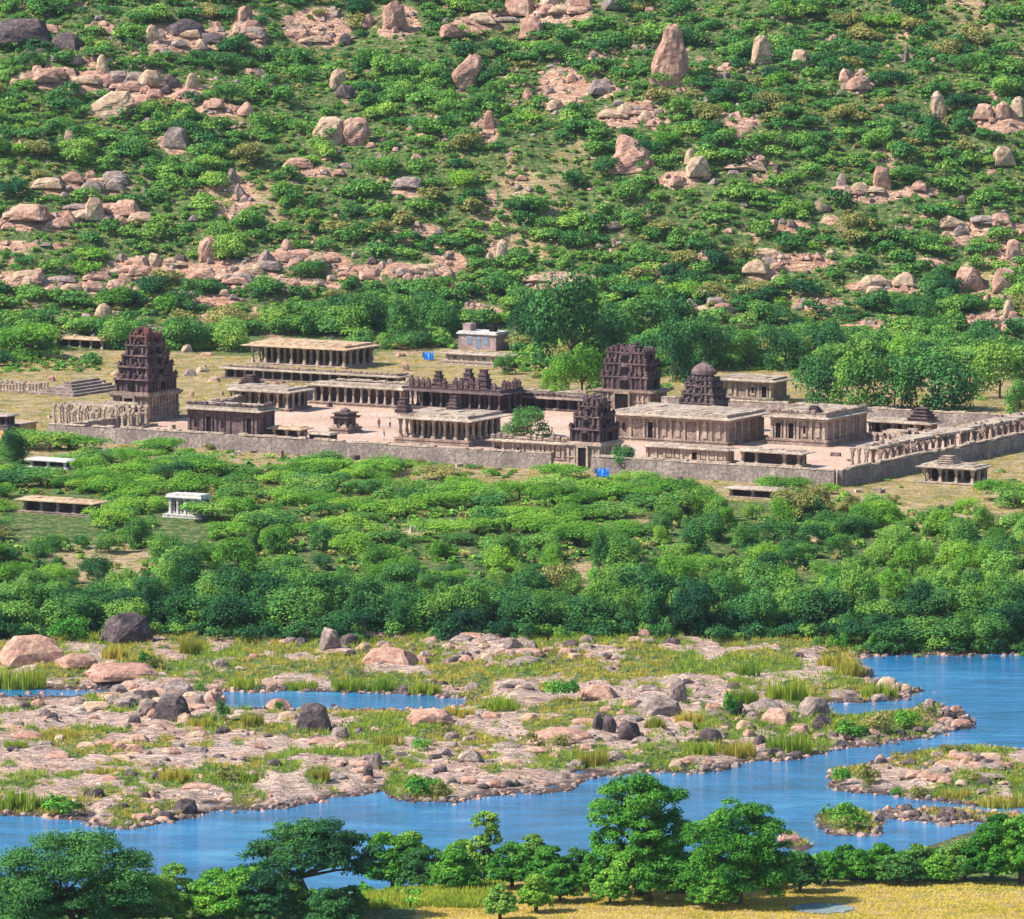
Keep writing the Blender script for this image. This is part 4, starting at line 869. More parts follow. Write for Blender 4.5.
# towers -----------------------------------------------------------
tower('gateway_tower', 'tall tapering dark brick gateway tower with reddish broken top, left of the court', 148, 422, 37, 29, 29, [(1.0,14),(.88,12),(.76,11),(.63,10),(.50,9)], 'stump', seed=1, ragged=.2)
tower('gateway_tower', 'broad flat topped gateway tower of reddish brick at the rear of the court', 650, 411, 54, 18, 20, [(.90,14),(.82,13),(.74,11)], 'stump', mt='brick', top='brick', seed=2, mb_='temple')
tower('gateway_tower', 'small dark gateway tower with an open doorway in the front wall', 600, 470, 33, 22, 27, [(.95,14),(.80,12),(.62,10)], 'stump', top='brick', mb_='temple_light', seed=3, ragged=.15)
tower('shrine_tower', 'dark domed sanctum tower rising behind the long pale hall', 714, 434, 36, 17, 20, [(1.0,11),(.90,9),(.78,8),(.64,6)], 'dome', mb_='temple_dark', mt='temple_dark', top=None, door=False, seed=4, cat='tower', ragged=.08)
# halls ------------------------------------------------------------
hall('temple_hall', 'closed dark hall with carved pilasters just inside the front wall at left', 258, 442, 74, 17, 34, 'closed', m='temple_dark', sp=3.2, parapet=.5, doors=(1,4))
hall('temple_hall', 'low colonnaded block with a dark right end, behind the hall of pilasters', 288, 412, 62, 20, 22, 'open', sp=2.2)
hall('temple_hall', 'small two stepped shrine hall right of the tall left gateway tower', 262, 400, 32, 8, 15, 'open', sp=1.9, turrets=((.5,.5,3.2,1.6),))
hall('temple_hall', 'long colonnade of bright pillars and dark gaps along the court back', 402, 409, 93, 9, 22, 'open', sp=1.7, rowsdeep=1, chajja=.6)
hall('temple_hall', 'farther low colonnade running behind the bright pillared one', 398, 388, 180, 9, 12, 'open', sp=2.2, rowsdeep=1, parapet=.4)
hall('temple_hall', 'broad pillared dance hall with a pale roof, steps and a brick corner turret', 468, 447, 72, 34, 30, 'open', m='temple', sp=2.4, plinth=.2, turrets=((.95,.10,2.4,2.6),(.60,.85,2.2,2.4)), chajja=1.6)
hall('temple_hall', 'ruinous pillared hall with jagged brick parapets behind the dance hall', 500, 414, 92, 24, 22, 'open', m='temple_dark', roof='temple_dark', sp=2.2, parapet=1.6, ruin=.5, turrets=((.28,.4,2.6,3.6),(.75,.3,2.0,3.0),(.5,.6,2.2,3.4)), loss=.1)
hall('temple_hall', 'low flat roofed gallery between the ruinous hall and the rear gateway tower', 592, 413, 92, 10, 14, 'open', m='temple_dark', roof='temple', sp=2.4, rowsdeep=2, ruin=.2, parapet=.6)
hall('temple_hall', 'long pale main hall with pilasters, small windows and a shaded right end', 727, 446, 112, 41, 30, 'closed', sp=2.7, plinth=.12, parapet=0, doors=(2,), chajja=1.2)
hall('temple_hall', 'low front gallery with short pillars before the long pale hall', 727, 464, 82, 8, 15, 'closed', m='temple_light', sp=1.7, chajja=.5, doors=(5,9))
hall('pavilion', 'low open pavilion with dark interior at the right end of the front gallery', 800, 468, 60, 8, 16, 'open', m='temple_light', sp=2.6, cat='pavilion', loss=.15, ruin=.3)
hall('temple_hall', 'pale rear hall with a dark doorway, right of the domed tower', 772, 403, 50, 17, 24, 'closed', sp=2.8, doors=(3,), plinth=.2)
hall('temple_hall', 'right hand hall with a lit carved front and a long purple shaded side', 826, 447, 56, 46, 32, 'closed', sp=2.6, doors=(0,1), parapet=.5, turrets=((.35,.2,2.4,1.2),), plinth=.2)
hall('pavilion', 'low hall with a small reddish brick turret near the right wall', 928, 440, 60, 12, 18, 'open', m='temple_light', sp=2.4, turrets=((.18,.5,4.0,2.2),), cat='pavilion')
hall('temple_hall', 'low gallery with stepped parapet inside the front wall left of the small gateway tower', 565, 462, 75, 8, 20, 'closed', sp=2.0, parapet=.8, chajja=.6)
hall('pavilion', 'small open pavilion with a pale roof beside the hall of pilasters', 300, 443, 30, 7, 15, 'open', m='temple_light', roof='roof_tan', sp=2.6, cat='pavilion', chajja=.6)
hall('pavilion', 'low broken pavilion standing before the stone chariot', 330, 444, 24, 6, 10, 'open', m='temple_dark', sp=1.8, cat='pavilion', loss=.3, ruin=.4, chajja=.2)
hall('pavilion', 'wide low pavilion with a broad tan roof in the grass behind the court', 345, 369, 98, 28, 22, 'open', m='temple_light', roof='roof_tan', sp=3.0, cat='pavilion', chajja=1.2, plinth=.08)
hall('pavilion', 'small tan roofed pavilion among bushes at the far left', 103, 352, 50, 5, 13, 'open', m='temple_light', roof='roof_tan', sp=2.6, cat='pavilion', chajja=.5)
hall('pavilion', 'open pavilion with an upper tier standing outside the right wall', 974, 487, 52, 17, 20, 'open', m='temple_light', roof='roof', sp=3.2, cat='pavilion', turrets=((.62,.5,3.4,1.3),), chajja=.6, loss=.05, tmat='temple_light')
def bank_hall(px, py, *a, **k):
    z = ground(px, py)[2]; return hall('pavilion', k.pop('label'), px, py, *a, cat='pavilion', z=z, **k)
bank_hall(201, 519, 36, 5, 23, 'open', m='white', roof='white', sp=1.8, chajja=.1, loss=0, label='small white stone pavilion standing alone in the bushes of the bank')
bank_hall(92, 517, 74, 9, 15, 'open', m='rock_grey', roof='roof_tan', sp=3.4, chajja=.8, loss=.1, label='low pavilion with a sagging brown roof in the bushes at left')
bank_hall(66, 470, 40, 6, 9, 'open', m='white', roof='white', sp=3.4, chajja=.4, label='low slab roofed shelter just below the front left wall')
bank_hall(776, 500, 48, 6, 10, 'open', m='temple_light', roof='roof', sp=4, chajja=.6, label='flat stone roof half hidden in bushes below the front wall')
# rows of free standing pillars at the left
def pillar_row(label, px, py, wp, hp, n, rows, group=None, beams=True, seed=0):
    r = random.Random(seed); e, s = root('ruined_colonnade', label, 'ruin', px, py, group); W = wp/(s*math.cos(PHI)); H = hp/s
    pm = withmat(pillar_mesh(H, .5), M['temple_light']); mb = MB(); mb.rbox(-W-.5, .5, -.5, rows*3.0, -.4, .35); mb.obj('plinth', M['temple'], e)
    bb = MB()
    for j in range(rows):
        for i in range(n):
            if r.random() < .12: continue
            newobj('pillar', pm, parent=e, loc=(-W*i/(n-1), j*2.8+.3, .35), scale=(1, 1, r.choice([1,1,1,.7])))
        if beams: a = -W*r.uniform(.3, .9); bb.rbox(a, a*.2, j*2.8+.05, j*2.8+.55, H+.352, H+.75)
    if beams: bb.obj('beam', M['temple_light'], e)
    return e
pillar_row('roofless rows of pale pillars before the tall left gateway tower', 128, 430, 78, 20, 13, 3, seed=3)
pillar_row('broken line of pale pillars at the far left edge', 38, 394, 44, 9, 14, 2, beams=False, seed=5)
pillar_row('standing pillars along the inside of the right wall, front part', 905, 456, 30, 20, 6, 3, seed=9)
def cloister(label, y0, y1, seed, loss):
    r = random.Random(seed); p = C0+FX*-7+FY*y0; e = newobj('ruined_colonnade', None, loc=(p.x, p.y, 0), rot=(0, 0, PHI)); tag(e, label, 'ruin')
    L = y1-y0; pm = withmat(pillar_mesh(3.7, .5), M['temple']); n = int(L/2.2); mb = MB(); mb.rbox(-.4, 5.8, -.4, L+.4, -.3, .5); mb.obj('plinth', M['temple'], e)
    for i in range(n):
        for xx in (0, 2.7, 5.2):
            if r.random() > loss: newobj('pillar', pm, parent=e, loc=(xx, i*L/(n-1), .5), rot=(r.uniform(-.03,.03), r.uniform(-.03,.03), 0))
    mb = MB(); i = 0.
    while i < L:
        q = r.uniform(2, 9)
        if r.random() > loss: mb.box(2.6, i+q/2, 4.22+r.uniform(0, .1), 6.0*r.uniform(.5, 1), q*.97, .4, 0, .97, .05)
        i += q
    mb.obj('roof_slab', M['roof'], e)
    for i in range(int(L*.45)):
        mb = MB(); mb.box(0, 0, 0, r.uniform(.4, 1.3), r.uniform(.4, 1), r.uniform(.15, .5), 0, .8, .06); mb.obj('fallen_block', M['temple'], e, loc=(r.uniform(0, 5.2), r.uniform(0, L), 4.58), rot=(0, 0, r.uniform(0, 3)))
cloister('ruined cloister of leaning pillars along the shaded right wall, nearer stretch', 20, 52, 4, .08)
cloister('ruined cloister with patches of roof along the shaded right wall, farther stretch', 56, 92, 6, .10)
# stepped platform, kiosk on the ochre terrace, stone chariot, pink house
e, s = root('stepped_platform', 'grey stepped platform left of the tall gateway tower', 'platform', 74, 397)
mb = MB()
for i in range(5): mb.rbox(-9.5+i*.9, -i*1.1, i*1.4, 17-i*.4, i*.42, i*.42+.42)
mb.obj('steps', M['rock_grey'], e)
e, s = root('terrace', 'ochre plastered terrace at the far left edge before the wall', 'platform', 14, 441)
mb = MB(); mb.rbox(-9, 0, 0, 7, -.5, 2.6); mb.obj('body', M['orange'], e); mb = MB(); mb.rbox(-9.2, .2, -.2, 7.2, 2.603, 2.85); mb.obj('edge', M['temple_light'], e)
hall('kiosk', 'small dark kiosk standing on the ochre terrace at the left edge', 7, 427, 18, 5, 12, 'open', m='temple_dark', sp=2.0, cat='kiosk', z=2.85, chajja=.4)
e, s = root('stone_chariot', 'carved stone chariot shrine with wheels standing in the open court', 'shrine', 347, 434)
mb = MB(); ledges(mb, -3.4, 0, 0, 4.6, 0, [(.35,.3),(.3,.1),(.3,.25)]); mb.obj('platform', M['temple'], e)
mb = MB(); ledges(mb, -2.9, -.5, .5, 4.1, .953, [(.3,.3),(1.3,-.1),(.2,.45),(.15,.6),(.5,.0),(.2,.3)])
for a, b_ in ((-2.9,.5),(-.5,.5),(-1.7,.4),(-.5,2.2)): mb.rbox(a-.12, a+.12, b_-.12, b_+.12, 1.2, 2.6)
mb.cone(-1.7, 2.3, 3.6, [(0,1.0),(.4,.9),(.6,.5),(.8,.1)], 8); mb.obj('shrine_body', M['temple_dark'], e)
for a, b_ in ((-2.7,.3),(-.7,.3)):
    mb = MB(); mb.cone(0, 0, 0, [(0,.62),(.22,.62)], 16); mb.cone(0, 0, .22, [(0,.2),(.12,.16)], 10); mb.obj('wheel', M['temple_light'], e, loc=(a, b_-.05, .98), rot=(math.pi/2, 0, 0))
for b_ in (1.3, 3.3):
    mb = MB(); mb.cone(0, 0, 0, [(0,.62),(.22,.62)], 16); mb.cone(0, 0, .22, [(0,.2),(.12,.16)], 10); mb.obj('wheel', M['temple_light'], e, loc=(-.18, b_, .98), rot=(0, math.pi/2, 0))
e, s = root('house', 'small flat roofed pink house with bluish shutters behind the court', 'house', 496, 351, z=ground(496,351)[2])
W, D, H = 8.6, 5.0, 3.5
mb = MB(); mb.rbox(-W, 0, 0, D, -.5, H-.4); mb.obj('wall', M['pink_paint'], e)
mb = MB(); mb.rbox(-W-.35, .35, -.35, D+.35, H-.397, H-.15); mb.rbox(-W-.1, .1, -.1, D+.1, H-.15, H+.15); mb.obj('roof', M['white'], e)
mb = MB(); mb.rbox(-W+.4, -W+2.2, 1, 3.2, H+.15, H+1.6); mb.obj('roof_room', M['pink_paint'], e)
mb = MB(); mb.rbox(-2.4, -1.2, 1.5, 2.7, H+.15, H+1.1); mb.cone(-1.8, 2.1, H+1.1, [(0,.5),(.1,.2)], 10); mb.obj('water_tank', M['dark'], e)
for a in (-6.6, -4.6, -2.9):
    mb = MB(); mb.rbox(a, a+1.15, -.06, .1, .3 if a == -4.6 else 1.0, 2.55); f_ = mb.obj('door' if a == -4.6 else 'window', M['blue_paint'], e); mb = MB(); mb.rbox(a-.14, a+1.29, -.04, .1, 2.553, 2.72); mb.obj('lintel', M['white'], f_)
hall('ruin_platform', 'low pale broken platform in the grass before the pink house', 508, 368, 64, 8, 13, 'closed', m='temple_light', roof='roof', sp=4, cat='ruin', plinth=.4, ruin=.5, chajja=.5, z=ground(508,368)[2])
# short wall, tarpaulins
def low_wall(px0, py0, px1, py1, h, label):
    a = ground(px0, py0); b_ = ground(px1, py1); L = math.hypot(b_[0]-a[0], b_[1]-a[1]); e = MB()
    n = int(L/1.2)
    for i in range(n): e.box((i+.5)*L/n, 0, -.4, L/n*.97, .45, h+.4+random.uniform(-.15, .05), 0, .95)
    o = e.obj('low_wall', M['white'], loc=(a[0], a[1], min(a[2], b_[2])), rot=(0, 0, math.atan2(b_[1]-a[1], b_[0]-a[0]))); tag(o, label, 'wall')
low_wall(410, 533, 458, 530, .9, 'short low white wall in the bushes below the court')
low_wall(0, 452, 100, 449, .7, 'low stone kerb wall outside the front left corner') if False else None
def tarp(px, py, w_, h_, label):
    x, y, z = ground(px, py); V_ = []; Fc = []; n = 6
    for j in range(n):
        for i in range(n): V_.append(((i/(n-1)-.5)*w_, (j/(n-1)-.5)*2.6, h_*math.sin(math.pi*(j+.35)/(n+.2))*(.85+.15*math.sin(i*2.1+j))))
    for j in range(n-1):
        for i in range(n-1): a = j*n+i; Fc.append((a, a+1, a+n+1, a+n))
    me = bpy.data.meshes.new('tarpaulin'); me.from_pydata(V_, [], Fc); me.update(); o = newobj('tarpaulin', me, M['tarp'], loc=(x, y+1.2, z-.05), rot=(0,0,.15)); tag(o, label, 'tarpaulin')
    m_ = o.modifiers.new('t', 'SOLIDIFY'); m_.thickness = .05
tarp(428, 361, 2.0, 1.9, 'blue tarpaulin tent in the grass left of the pink house')
tarp(602, 478, 2.2, 1.7, 'blue tarpaulin cover beside the door of the small gateway tower')
# fallen blocks round the court
for i in range(90):
    a = rng.uniform(-LW-25, 12); b_ = rng.choice([rng.uniform(-7, -1.5), rng.uniform(2, 94), rng.uniform(97, 112)]); p = C0+FX*a+FY*b_
    if float(gz(p.x, p.y)) < -1: continue
    px_, py_ = proj(p.x, p.y, 0)
    if 240 < px_ < 420 and 395 < py_ < 450 and rng.random() < .7: continue
    mb = MB(); mb.box(0, 0, -.1, rng.uniform(.5, 1.8), rng.uniform(.4, 1.1), rng.uniform(.35, 1.0), 0, .92, .05)
    o = mb.obj('stone_block', M[['temple','temple_light','temple_dark'][i % 3]], loc=(p.x, p.y, float(gz(p.x, p.y))), rot=(0, 0, rng.uniform(0, 3)))
    tag(o, fit16('fallen '+['brown','pale','dark'][i % 3]+' stone block '+where(float(px_), float(py_))), 'stone block', 'fallen stone blocks around the temple')
# visitors -----------------------------------------------------------
def person(px, py, shirt, legs, label, heading=0, stride=.12, arm=.1):
    p = gpt(px, py, .02)
    def skin(name, vs, es, rad, m, parent):
        me = bpy.data.meshes.new(name); me.from_pydata(vs, es, []); o = newobj(name, me, M[m], parent)
        md = o.modifiers.new('skin', 'SKIN'); 
        for sv, rr in zip(me.skin_vertices[0].data, rad): sv.radius = (rr, rr)
        me.skin_vertices[0].data[0].use_root = True
        sb = o.modifiers.new('sub', 'SUBSURF'); sb.levels = sb.render_levels = 1; return o
    hip = .92; vs = [(0,0,hip),(0,0,1.15),(0,0,1.40),(0,0,1.50),(0,.01,1.60),(0,.01,1.70),
        (-.19,0,1.40),(-.25,arm,1.14),(-.23,arm*1.8-.08,.90),(-.23,arm*2-.1,.80),(.19,0,1.40),(.25,-arm,1.14),(.23,-arm*1.8-.06,.90),(.23,-arm*2-.08,.80),
        (-.10,0,.86),(-.11,-stride*.5,.48),(-.11,-stride,.08),(-.11,-stride-.16,.04),(.10,0,.86),(.11,stride*.4,.48),(.11,stride,.08),(.11,stride-.16,.04)]
    es = [(0,1),(1,2),(2,3),(3,4),(4,5),(2,6),(6,7),(7,8),(8,9),(2,10),(10,11),(11,12),(12,13),(0,14),(14,15),(15,16),(16,17),(0,18),(18,19),(19,20),(20,21)]
    rad = [.13,.125,.13,.055,.095,.07,.06,.045,.035,.035,.06,.045,.035,.035,.09,.06,.045,.04,.09,.06,.045,.04]
    body = skin('person', vs, es, rad, 'skin', None); body.location = p; body.rotation_euler.z = heading; tag(body, label, 'person', 'visitors in the court')
    skin('shirt', [vs[0],vs[1],vs[2],vs[6],vs[7],vs[10],vs[11]], [(0,1),(1,2),(2,3),(3,4),(2,5),(5,6)], [.155,.15,.155,.08,.06,.08,.06], shirt, body)
    skin('trousers', [(0,0,.93)]+[vs[i] for i in (14,15,16,18,19,20)], [(0,1),(1,2),(2,3),(0,4),(4,5),(5,6)], [.15,.11,.08,.065,.11,.08,.065], legs, body)
    mb = MB(); mb.cone(0, .02, 1.66, [(0,.10),(.06,.105),(.11,.07),(.13,.02)], 8); mb.obj('hair', M['hair'], body)
person(379, 428, 'cloth_red', 'cloth_blue', 'person in red top walking in the open court, left one of two near the back', .6)
person(390, 428, 'cloth_white', 'cloth_blue', 'person in white top walking in the open court, right one of two near the back', -1.2)
person(384, 440, 'cloth_blue', 'cloth_white', 'person in blue top walking in the open court, nearest the front wall', 2.0)
person(226, 449, 'cloth_white', 'cloth_white', 'person in white outside the front wall at left', 1.2) if False else None
#--END-PART-3

for i in range(60):                                      # rocks lying in the dry grass behind and beside the court
    px_ = rng.uniform(0, 1020); py_ = rng.uniform(345, 400) if rng.random() < .7 else rng.uniform(452, 480)
    if px_ > 600 and py_ < 400: px_ = rng.uniform(165, 240)
    x, y, z = ground(px_, py_); a_, b_ = toL(Vector((x, y, 0)))
    if -LW-3 < a_ < 3 and -2 < b_ < 98: continue
    if any(a < px_ < c_ and b2 < py_ < d_ for a, b2, c_, d_ in [(225,335,350,385),(40,335,108,358),(455,320,520,375),(0,372,45,445)]): continue
    m_ = ['rock_pink','rock_tan','rock_grey'][i % 3]; boulder(px_, py_, rng.uniform(4, 15), rng.uniform(3, 8), 'bf'[i % 2], m_, fit16(['pink','tan','grey'][i % 3]+' rock in dry grass '+where(px_, py_)), 'rock', 'rocks in the dry grass round the temple', seed=3000+i, name='rock')

# ------------------------------------------------------------------ trees and shrubs
def pxsize(x, y): return F/math.hypot(y, CAMH)
def put(px, py): return ground(px, py)
# boxes (pixels of a plant's foot) kept free of plants
KEEP = [(225,335,350,385),(40,335,108,358),(455,320,520,375),(0,372,110,445),(100,350,460,392),(440,372,530,392),(156,492,212,546),(8,494,104,540),(18,455,76,486),(716,484,784,518),(915,462,1000,512),(420,345,436,366),(708,372,792,404)]
def blocked(px, py):
    for a, b_, c_, d_ in KEEP:
        if a < px < c_ and b_ < py < d_: return True
    return False
def incourt(x, y, mg=1.5):
    a, b_ = toL(Vector((x, y, 0))); return -LW-8-mg < a < 2+mg and -4-mg < b_ < 97+mg
# manual trees behind and inside the temple: foot px, foot py, width px, height px, leaf, label
MT = [(572,378,104,86,'leaf_dark','largest dark tree with a broad crown behind the court'),(532,352,44,46,'leaf_dark','dark tree on the left shoulder of the largest dark tree'),(610,372,50,62,'leaf_dark','dark tree on the right shoulder of the largest dark tree'),
 (583,402,52,46,'leaf_acacia','bright light green tree left of the broad rear gateway tower'),(556,392,30,26,'leaf_acacia','small bright tree below the largest dark tree'),(676,384,54,62,'leaf_dark','dark tree directly right of the broad rear gateway tower'),(705,372,44,50,'leaf_dark','dark tree behind the domed sanctum tower'),(650,345,60,40,'leaf_belt','round tree behind the top of the broad rear gateway tower'),
 (745,370,44,34,'leaf_belt','round green tree behind the pale rear hall, left one'),(785,372,54,42,'leaf_belt','round green tree behind the pale rear hall, right one'),(820,406,60,48,'leaf_belt','light green tree behind the right hand hall, left one'),(858,411,66,56,'leaf_belt','leafy green tree behind the right hand hall, middle one'),(895,412,52,46,'leaf_dark','darker tree behind the right hand hall, right one'),
 (938,412,76,56,'leaf_dark','wide dark tree near the right wall'),(905,372,50,34,'leaf_acacia','yellow green tree behind the wide dark tree'),(1000,400,60,50,'leaf_belt','green tree cut by the right edge behind the right wall'),(1020,420,40,34,'leaf_hill','shrubby tree at the right edge behind the wall end'),(830,360,50,32,'leaf_dark','dark tree on the hill foot behind the right trees'),
 (527,438,54,26,'leaf_hill','grey green bush growing inside the court left of the small gateway tower'),(622,474,44,24,'leaf_dark','dark green bush against the front wall right of the small gateway tower'),(400,345,44,38,'leaf_belt','green tree left of the pink house'),(440,338,40,34,'leaf_dark','dark tree behind the blue tarpaulin'),(360,335,50,34,'leaf_belt','green tree above the wide low pavilion'),
 (120,350,50,26,'leaf_hill','shrubby tree behind the tall left gateway tower'),(25,360,70,34,'leaf_acacia','bright spreading tree at the left edge hill foot'),(190,352,60,32,'leaf_hill','bushy tree right of the tall left gateway tower'),(230,350,50,28,'leaf_hill','bushy tree left of the wide low pavilion'),(923,328,28,25,'leaf_dark','neat round dark tree on the right hill foot'),(505,375,22,18,'leaf_belt','small green bush tree by the low broken platform'),
 (14,466,30,34,'leaf_dark','dark round tree below the ochre terrace'),(600,572,22,40,'leaf_dark','dark narrow columnar tree on the bank'),(616,572,24,26,'leaf_dark','low dark tree beside the columnar one')]
for i, (px_, py_, w_, h_, m_, l_) in enumerate(MT):
    x, y, z = put(px_, py_); s = pxsize(x, y); y += w_/s*.25
    tree('tree', x, y, w_/s*1.05, h_/s*1.08, BELT, M[m_], l_, 'tree', None, 700+i)
# hillside shrubs -----------------------------------------------------
cand = []
gx = np.arange(-175, 175, 2.75); gy = np.arange(1318, 1655, 3.0)
Hx, Hy = np.meshgrid(gx, gy); Hx = (Hx+rng.uniform(-1.9, 1.9, Hx.shape)).ravel(); Hy = (Hy+rng.uniform(-2., 2., Hy.shape)).ravel()
Hz = gz(Hx, Hy); Px, Py = proj(Hx, Hy, Hz)
HRm = hrock(Px, Py)
dens = 1.0-.7*sst(.50, .66, fbm(Hx*.045, Hy*.045, 95))
for x, y, z, px_, py_, r_, dn in zip(Hx, Hy, Hz, Px, Py, HRm, dens):
    if r_ > .12 and rng.random() < .96: continue
    if rng.random() > dn: continue
    if py_ > 328 and (blocked(px_, py_) or (py_ > 350 and (px_ < 520) and rng.random() < .8)): continue
    if incourt(x, y): continue
    # keep the face of the great boulders open
    if any(abs(px_-a) < w_*.55 and 0 < py_-b_ < 10 and w_ > 17 for a, b_, w_, *_ in [(670,88,38),(631,175,54),(466,91,34),(106,122,62),(342,146,60),(940,122,20)]+[q[:3] for q in BL]): continue
    wd = 1.7+6.6*rng.random()**2.2+(1.1 if py_ > 290 else 0); cand.append((x, y, z, px_, py_, wd, wd*rng.uniform(.42, .66)))
inview = [c_ for c_ in cand if -15 < c_[3] < 1039 and c_[4] > -6]
inview.sort(key=lambda c_: -c_[5]*c_[6]/c_[1]); top = set(id(c_) for c_ in inview[:290])
def species(px_, py_, rr):
    if rr < .16: return 'leaf_acacia', 'bright yellow green'
    if rr < .26: return 'leaf_dry', 'dull olive'
    if rr < .42+(.15 if py_ < 60 or px_ > 700 and py_ < 150 else 0): return 'leaf_dark', 'dark green'
    if rr < .64: return 'leaf_belt', 'deep green'
    return 'leaf_hill', 'mid green'
def merged_leaves(name, items, pools, m, label, cat):
    Vs, Ts = [], []
    for x, y, z, wd, ht in items:
        v, q, t = pools[rng.integers(len(pools))]; a = rng.random()*6.28; c_, n_ = math.cos(a), math.sin(a)
        P = v*np.array([wd, wd, ht/.62]); Vs.append(np.stack([P[:,0]*c_-P[:,1]*n_+x, P[:,0]*n_+P[:,1]*c_+y, P[:,2]+z-.25], -1)); Ts.append(t)
    if not Vs: return
    V_ = np.concatenate(Vs); me = npmesh(name, V_, np.arange(len(V_)).reshape(-1, 4), {'tint': np.concatenate(Ts)}); o = newobj(name, me, m); return tag(o, label, cat, None, 'stuff')
rest = {}
for c_ in cand:
    x, y, z, px_, py_, wd, ht = c_; m_, nm = species(px_, py_, (float(vn(x*.09, y*.09, 7))*.75+rng.random()*.35-.05))
    if id(c_) in top:
        o = newobj('shrub', withmat(SHRUB[rng.integers(len(SHRUB))], M[m_]), loc=(x, y, z-.25), rot=(0, 0, rng.random()*6.28), scale=(wd, wd, ht/.62))
        tag(o, fit16(nm+' shrub '+where(px_, py_)), 'shrub', 'large shrubs of the boulder hill')
    else: rest.setdefault(m_, []).append((x, y, z, wd, ht))
names = {'leaf_acacia':'bright yellow green','leaf_dry':'dull olive','leaf_dark':'dark green','leaf_belt':'deep green','leaf_hill':'mid green'}
for m_, it in rest.items(): merged_leaves('hillside_scrub', it, SHRUB_LO, M[m_], names[m_]+' scrub covering the boulder hill', 'scrub')
# low plants filling between the shrubs
low = []
for _ in range(24000):
    x = rng.uniform(-165, 165); y = rng.uniform(1300, 1650); z = float(gz(x, y)); px_, py_ = proj(x, y, z)
    if float(hrock(np.float64(px_), np.float64(py_))) > .35 and rng.random() < .92: continue
    if incourt(x, y) or blocked(px_, py_): continue
    wd = rng.uniform(1.0, 2.6); low.append((x, y, z, wd, wd*rng.uniform(.35, .6)))
TUFT_LO = [leaves(blob(3, 1.0, .62, 180+i), 60, .13, sd=180+i, shell=.6) for i in range(5)]
k = len(low)//3
merged_leaves('hillside_undergrowth', low[:k], TUFT_LO, M['leaf_dry'], 'dry olive undergrowth between the hillside shrubs', 'undergrowth')
merged_leaves('hillside_undergrowth', low[k:2*k], TUFT_LO, M['leaf_hill'], 'green undergrowth between the hillside shrubs', 'undergrowth')
merged_leaves('hillside_undergrowth', low[2*k:], TUFT_LO, M['leaf_acacia'], 'bright green undergrowth between the hillside shrubs', 'undergrowth')

# the bank between river and temple ------------------------------------
CLEAR = [(110,570,48,16),(590,578,42,8),(900,502,62,13),(960,488,60,10),(80,530,20,6),(225,552,26,7),(640,520,20,7),(435,533,34,4),(830,508,26,5),(315,560,16,8),(690,548,22,7),(850,575,10,6),(330,525,22,6),(700,470,20,4),(240,462,60,7),(500,478,30,4),(180,530,30,6),(380,500,14,5),(540,515,20,5)]
CL = lambda a, b_: any(((a-cx)/rx)**2+((b_-cy)/ry)**2 < 1 for cx, cy, rx, ry in CLEAR)
cand = []
gx = np.arange(-150, 150, 5.4); gy = np.arange(984, 1240, 8.6)
Hx, Hy = np.meshgrid(gx, gy); Hx = (Hx+rng.uniform(-2.9, 2.9, Hx.shape)).ravel(); Hy = (Hy+rng.uniform(-4.6, 4.6, Hy.shape)).ravel(); Hz = gz(Hx, Hy); Px, Py = proj(Hx, Hy, Hz)
for x, y, z, px_, py_ in zip(Hx, Hy, Hz, Px, Py):
    a, b_ = toL(Vector((x, y, 0)))
    if (-LW-4 < a < 3.5 and b_ > -7) or (a >= 3.5 and b_ > -3 and py_ < 478+0*px_) or a <= -LW-4 and py_ < 452: continue
    if px_ > 820 and py_ < 492+12*math.sin(px_*.03): continue
    if blocked(px_, py_) or CL(px_, py_) or rng.random() < .10: continue
    big = py_ > 545
    if px_ > 660 and py_ > 510: big = True
    if big: wd = rng.uniform(2.6, 7.8); ht = wd*rng.uniform(.45, .78)
    else: wd = 2.4+9.4*rng.random()**1.2; ht = min(wd*.52, 4.4)*rng.uniform(.65, 1.0)
    cand.append((x, y, z, float(px_), float(py_), wd, ht, big))
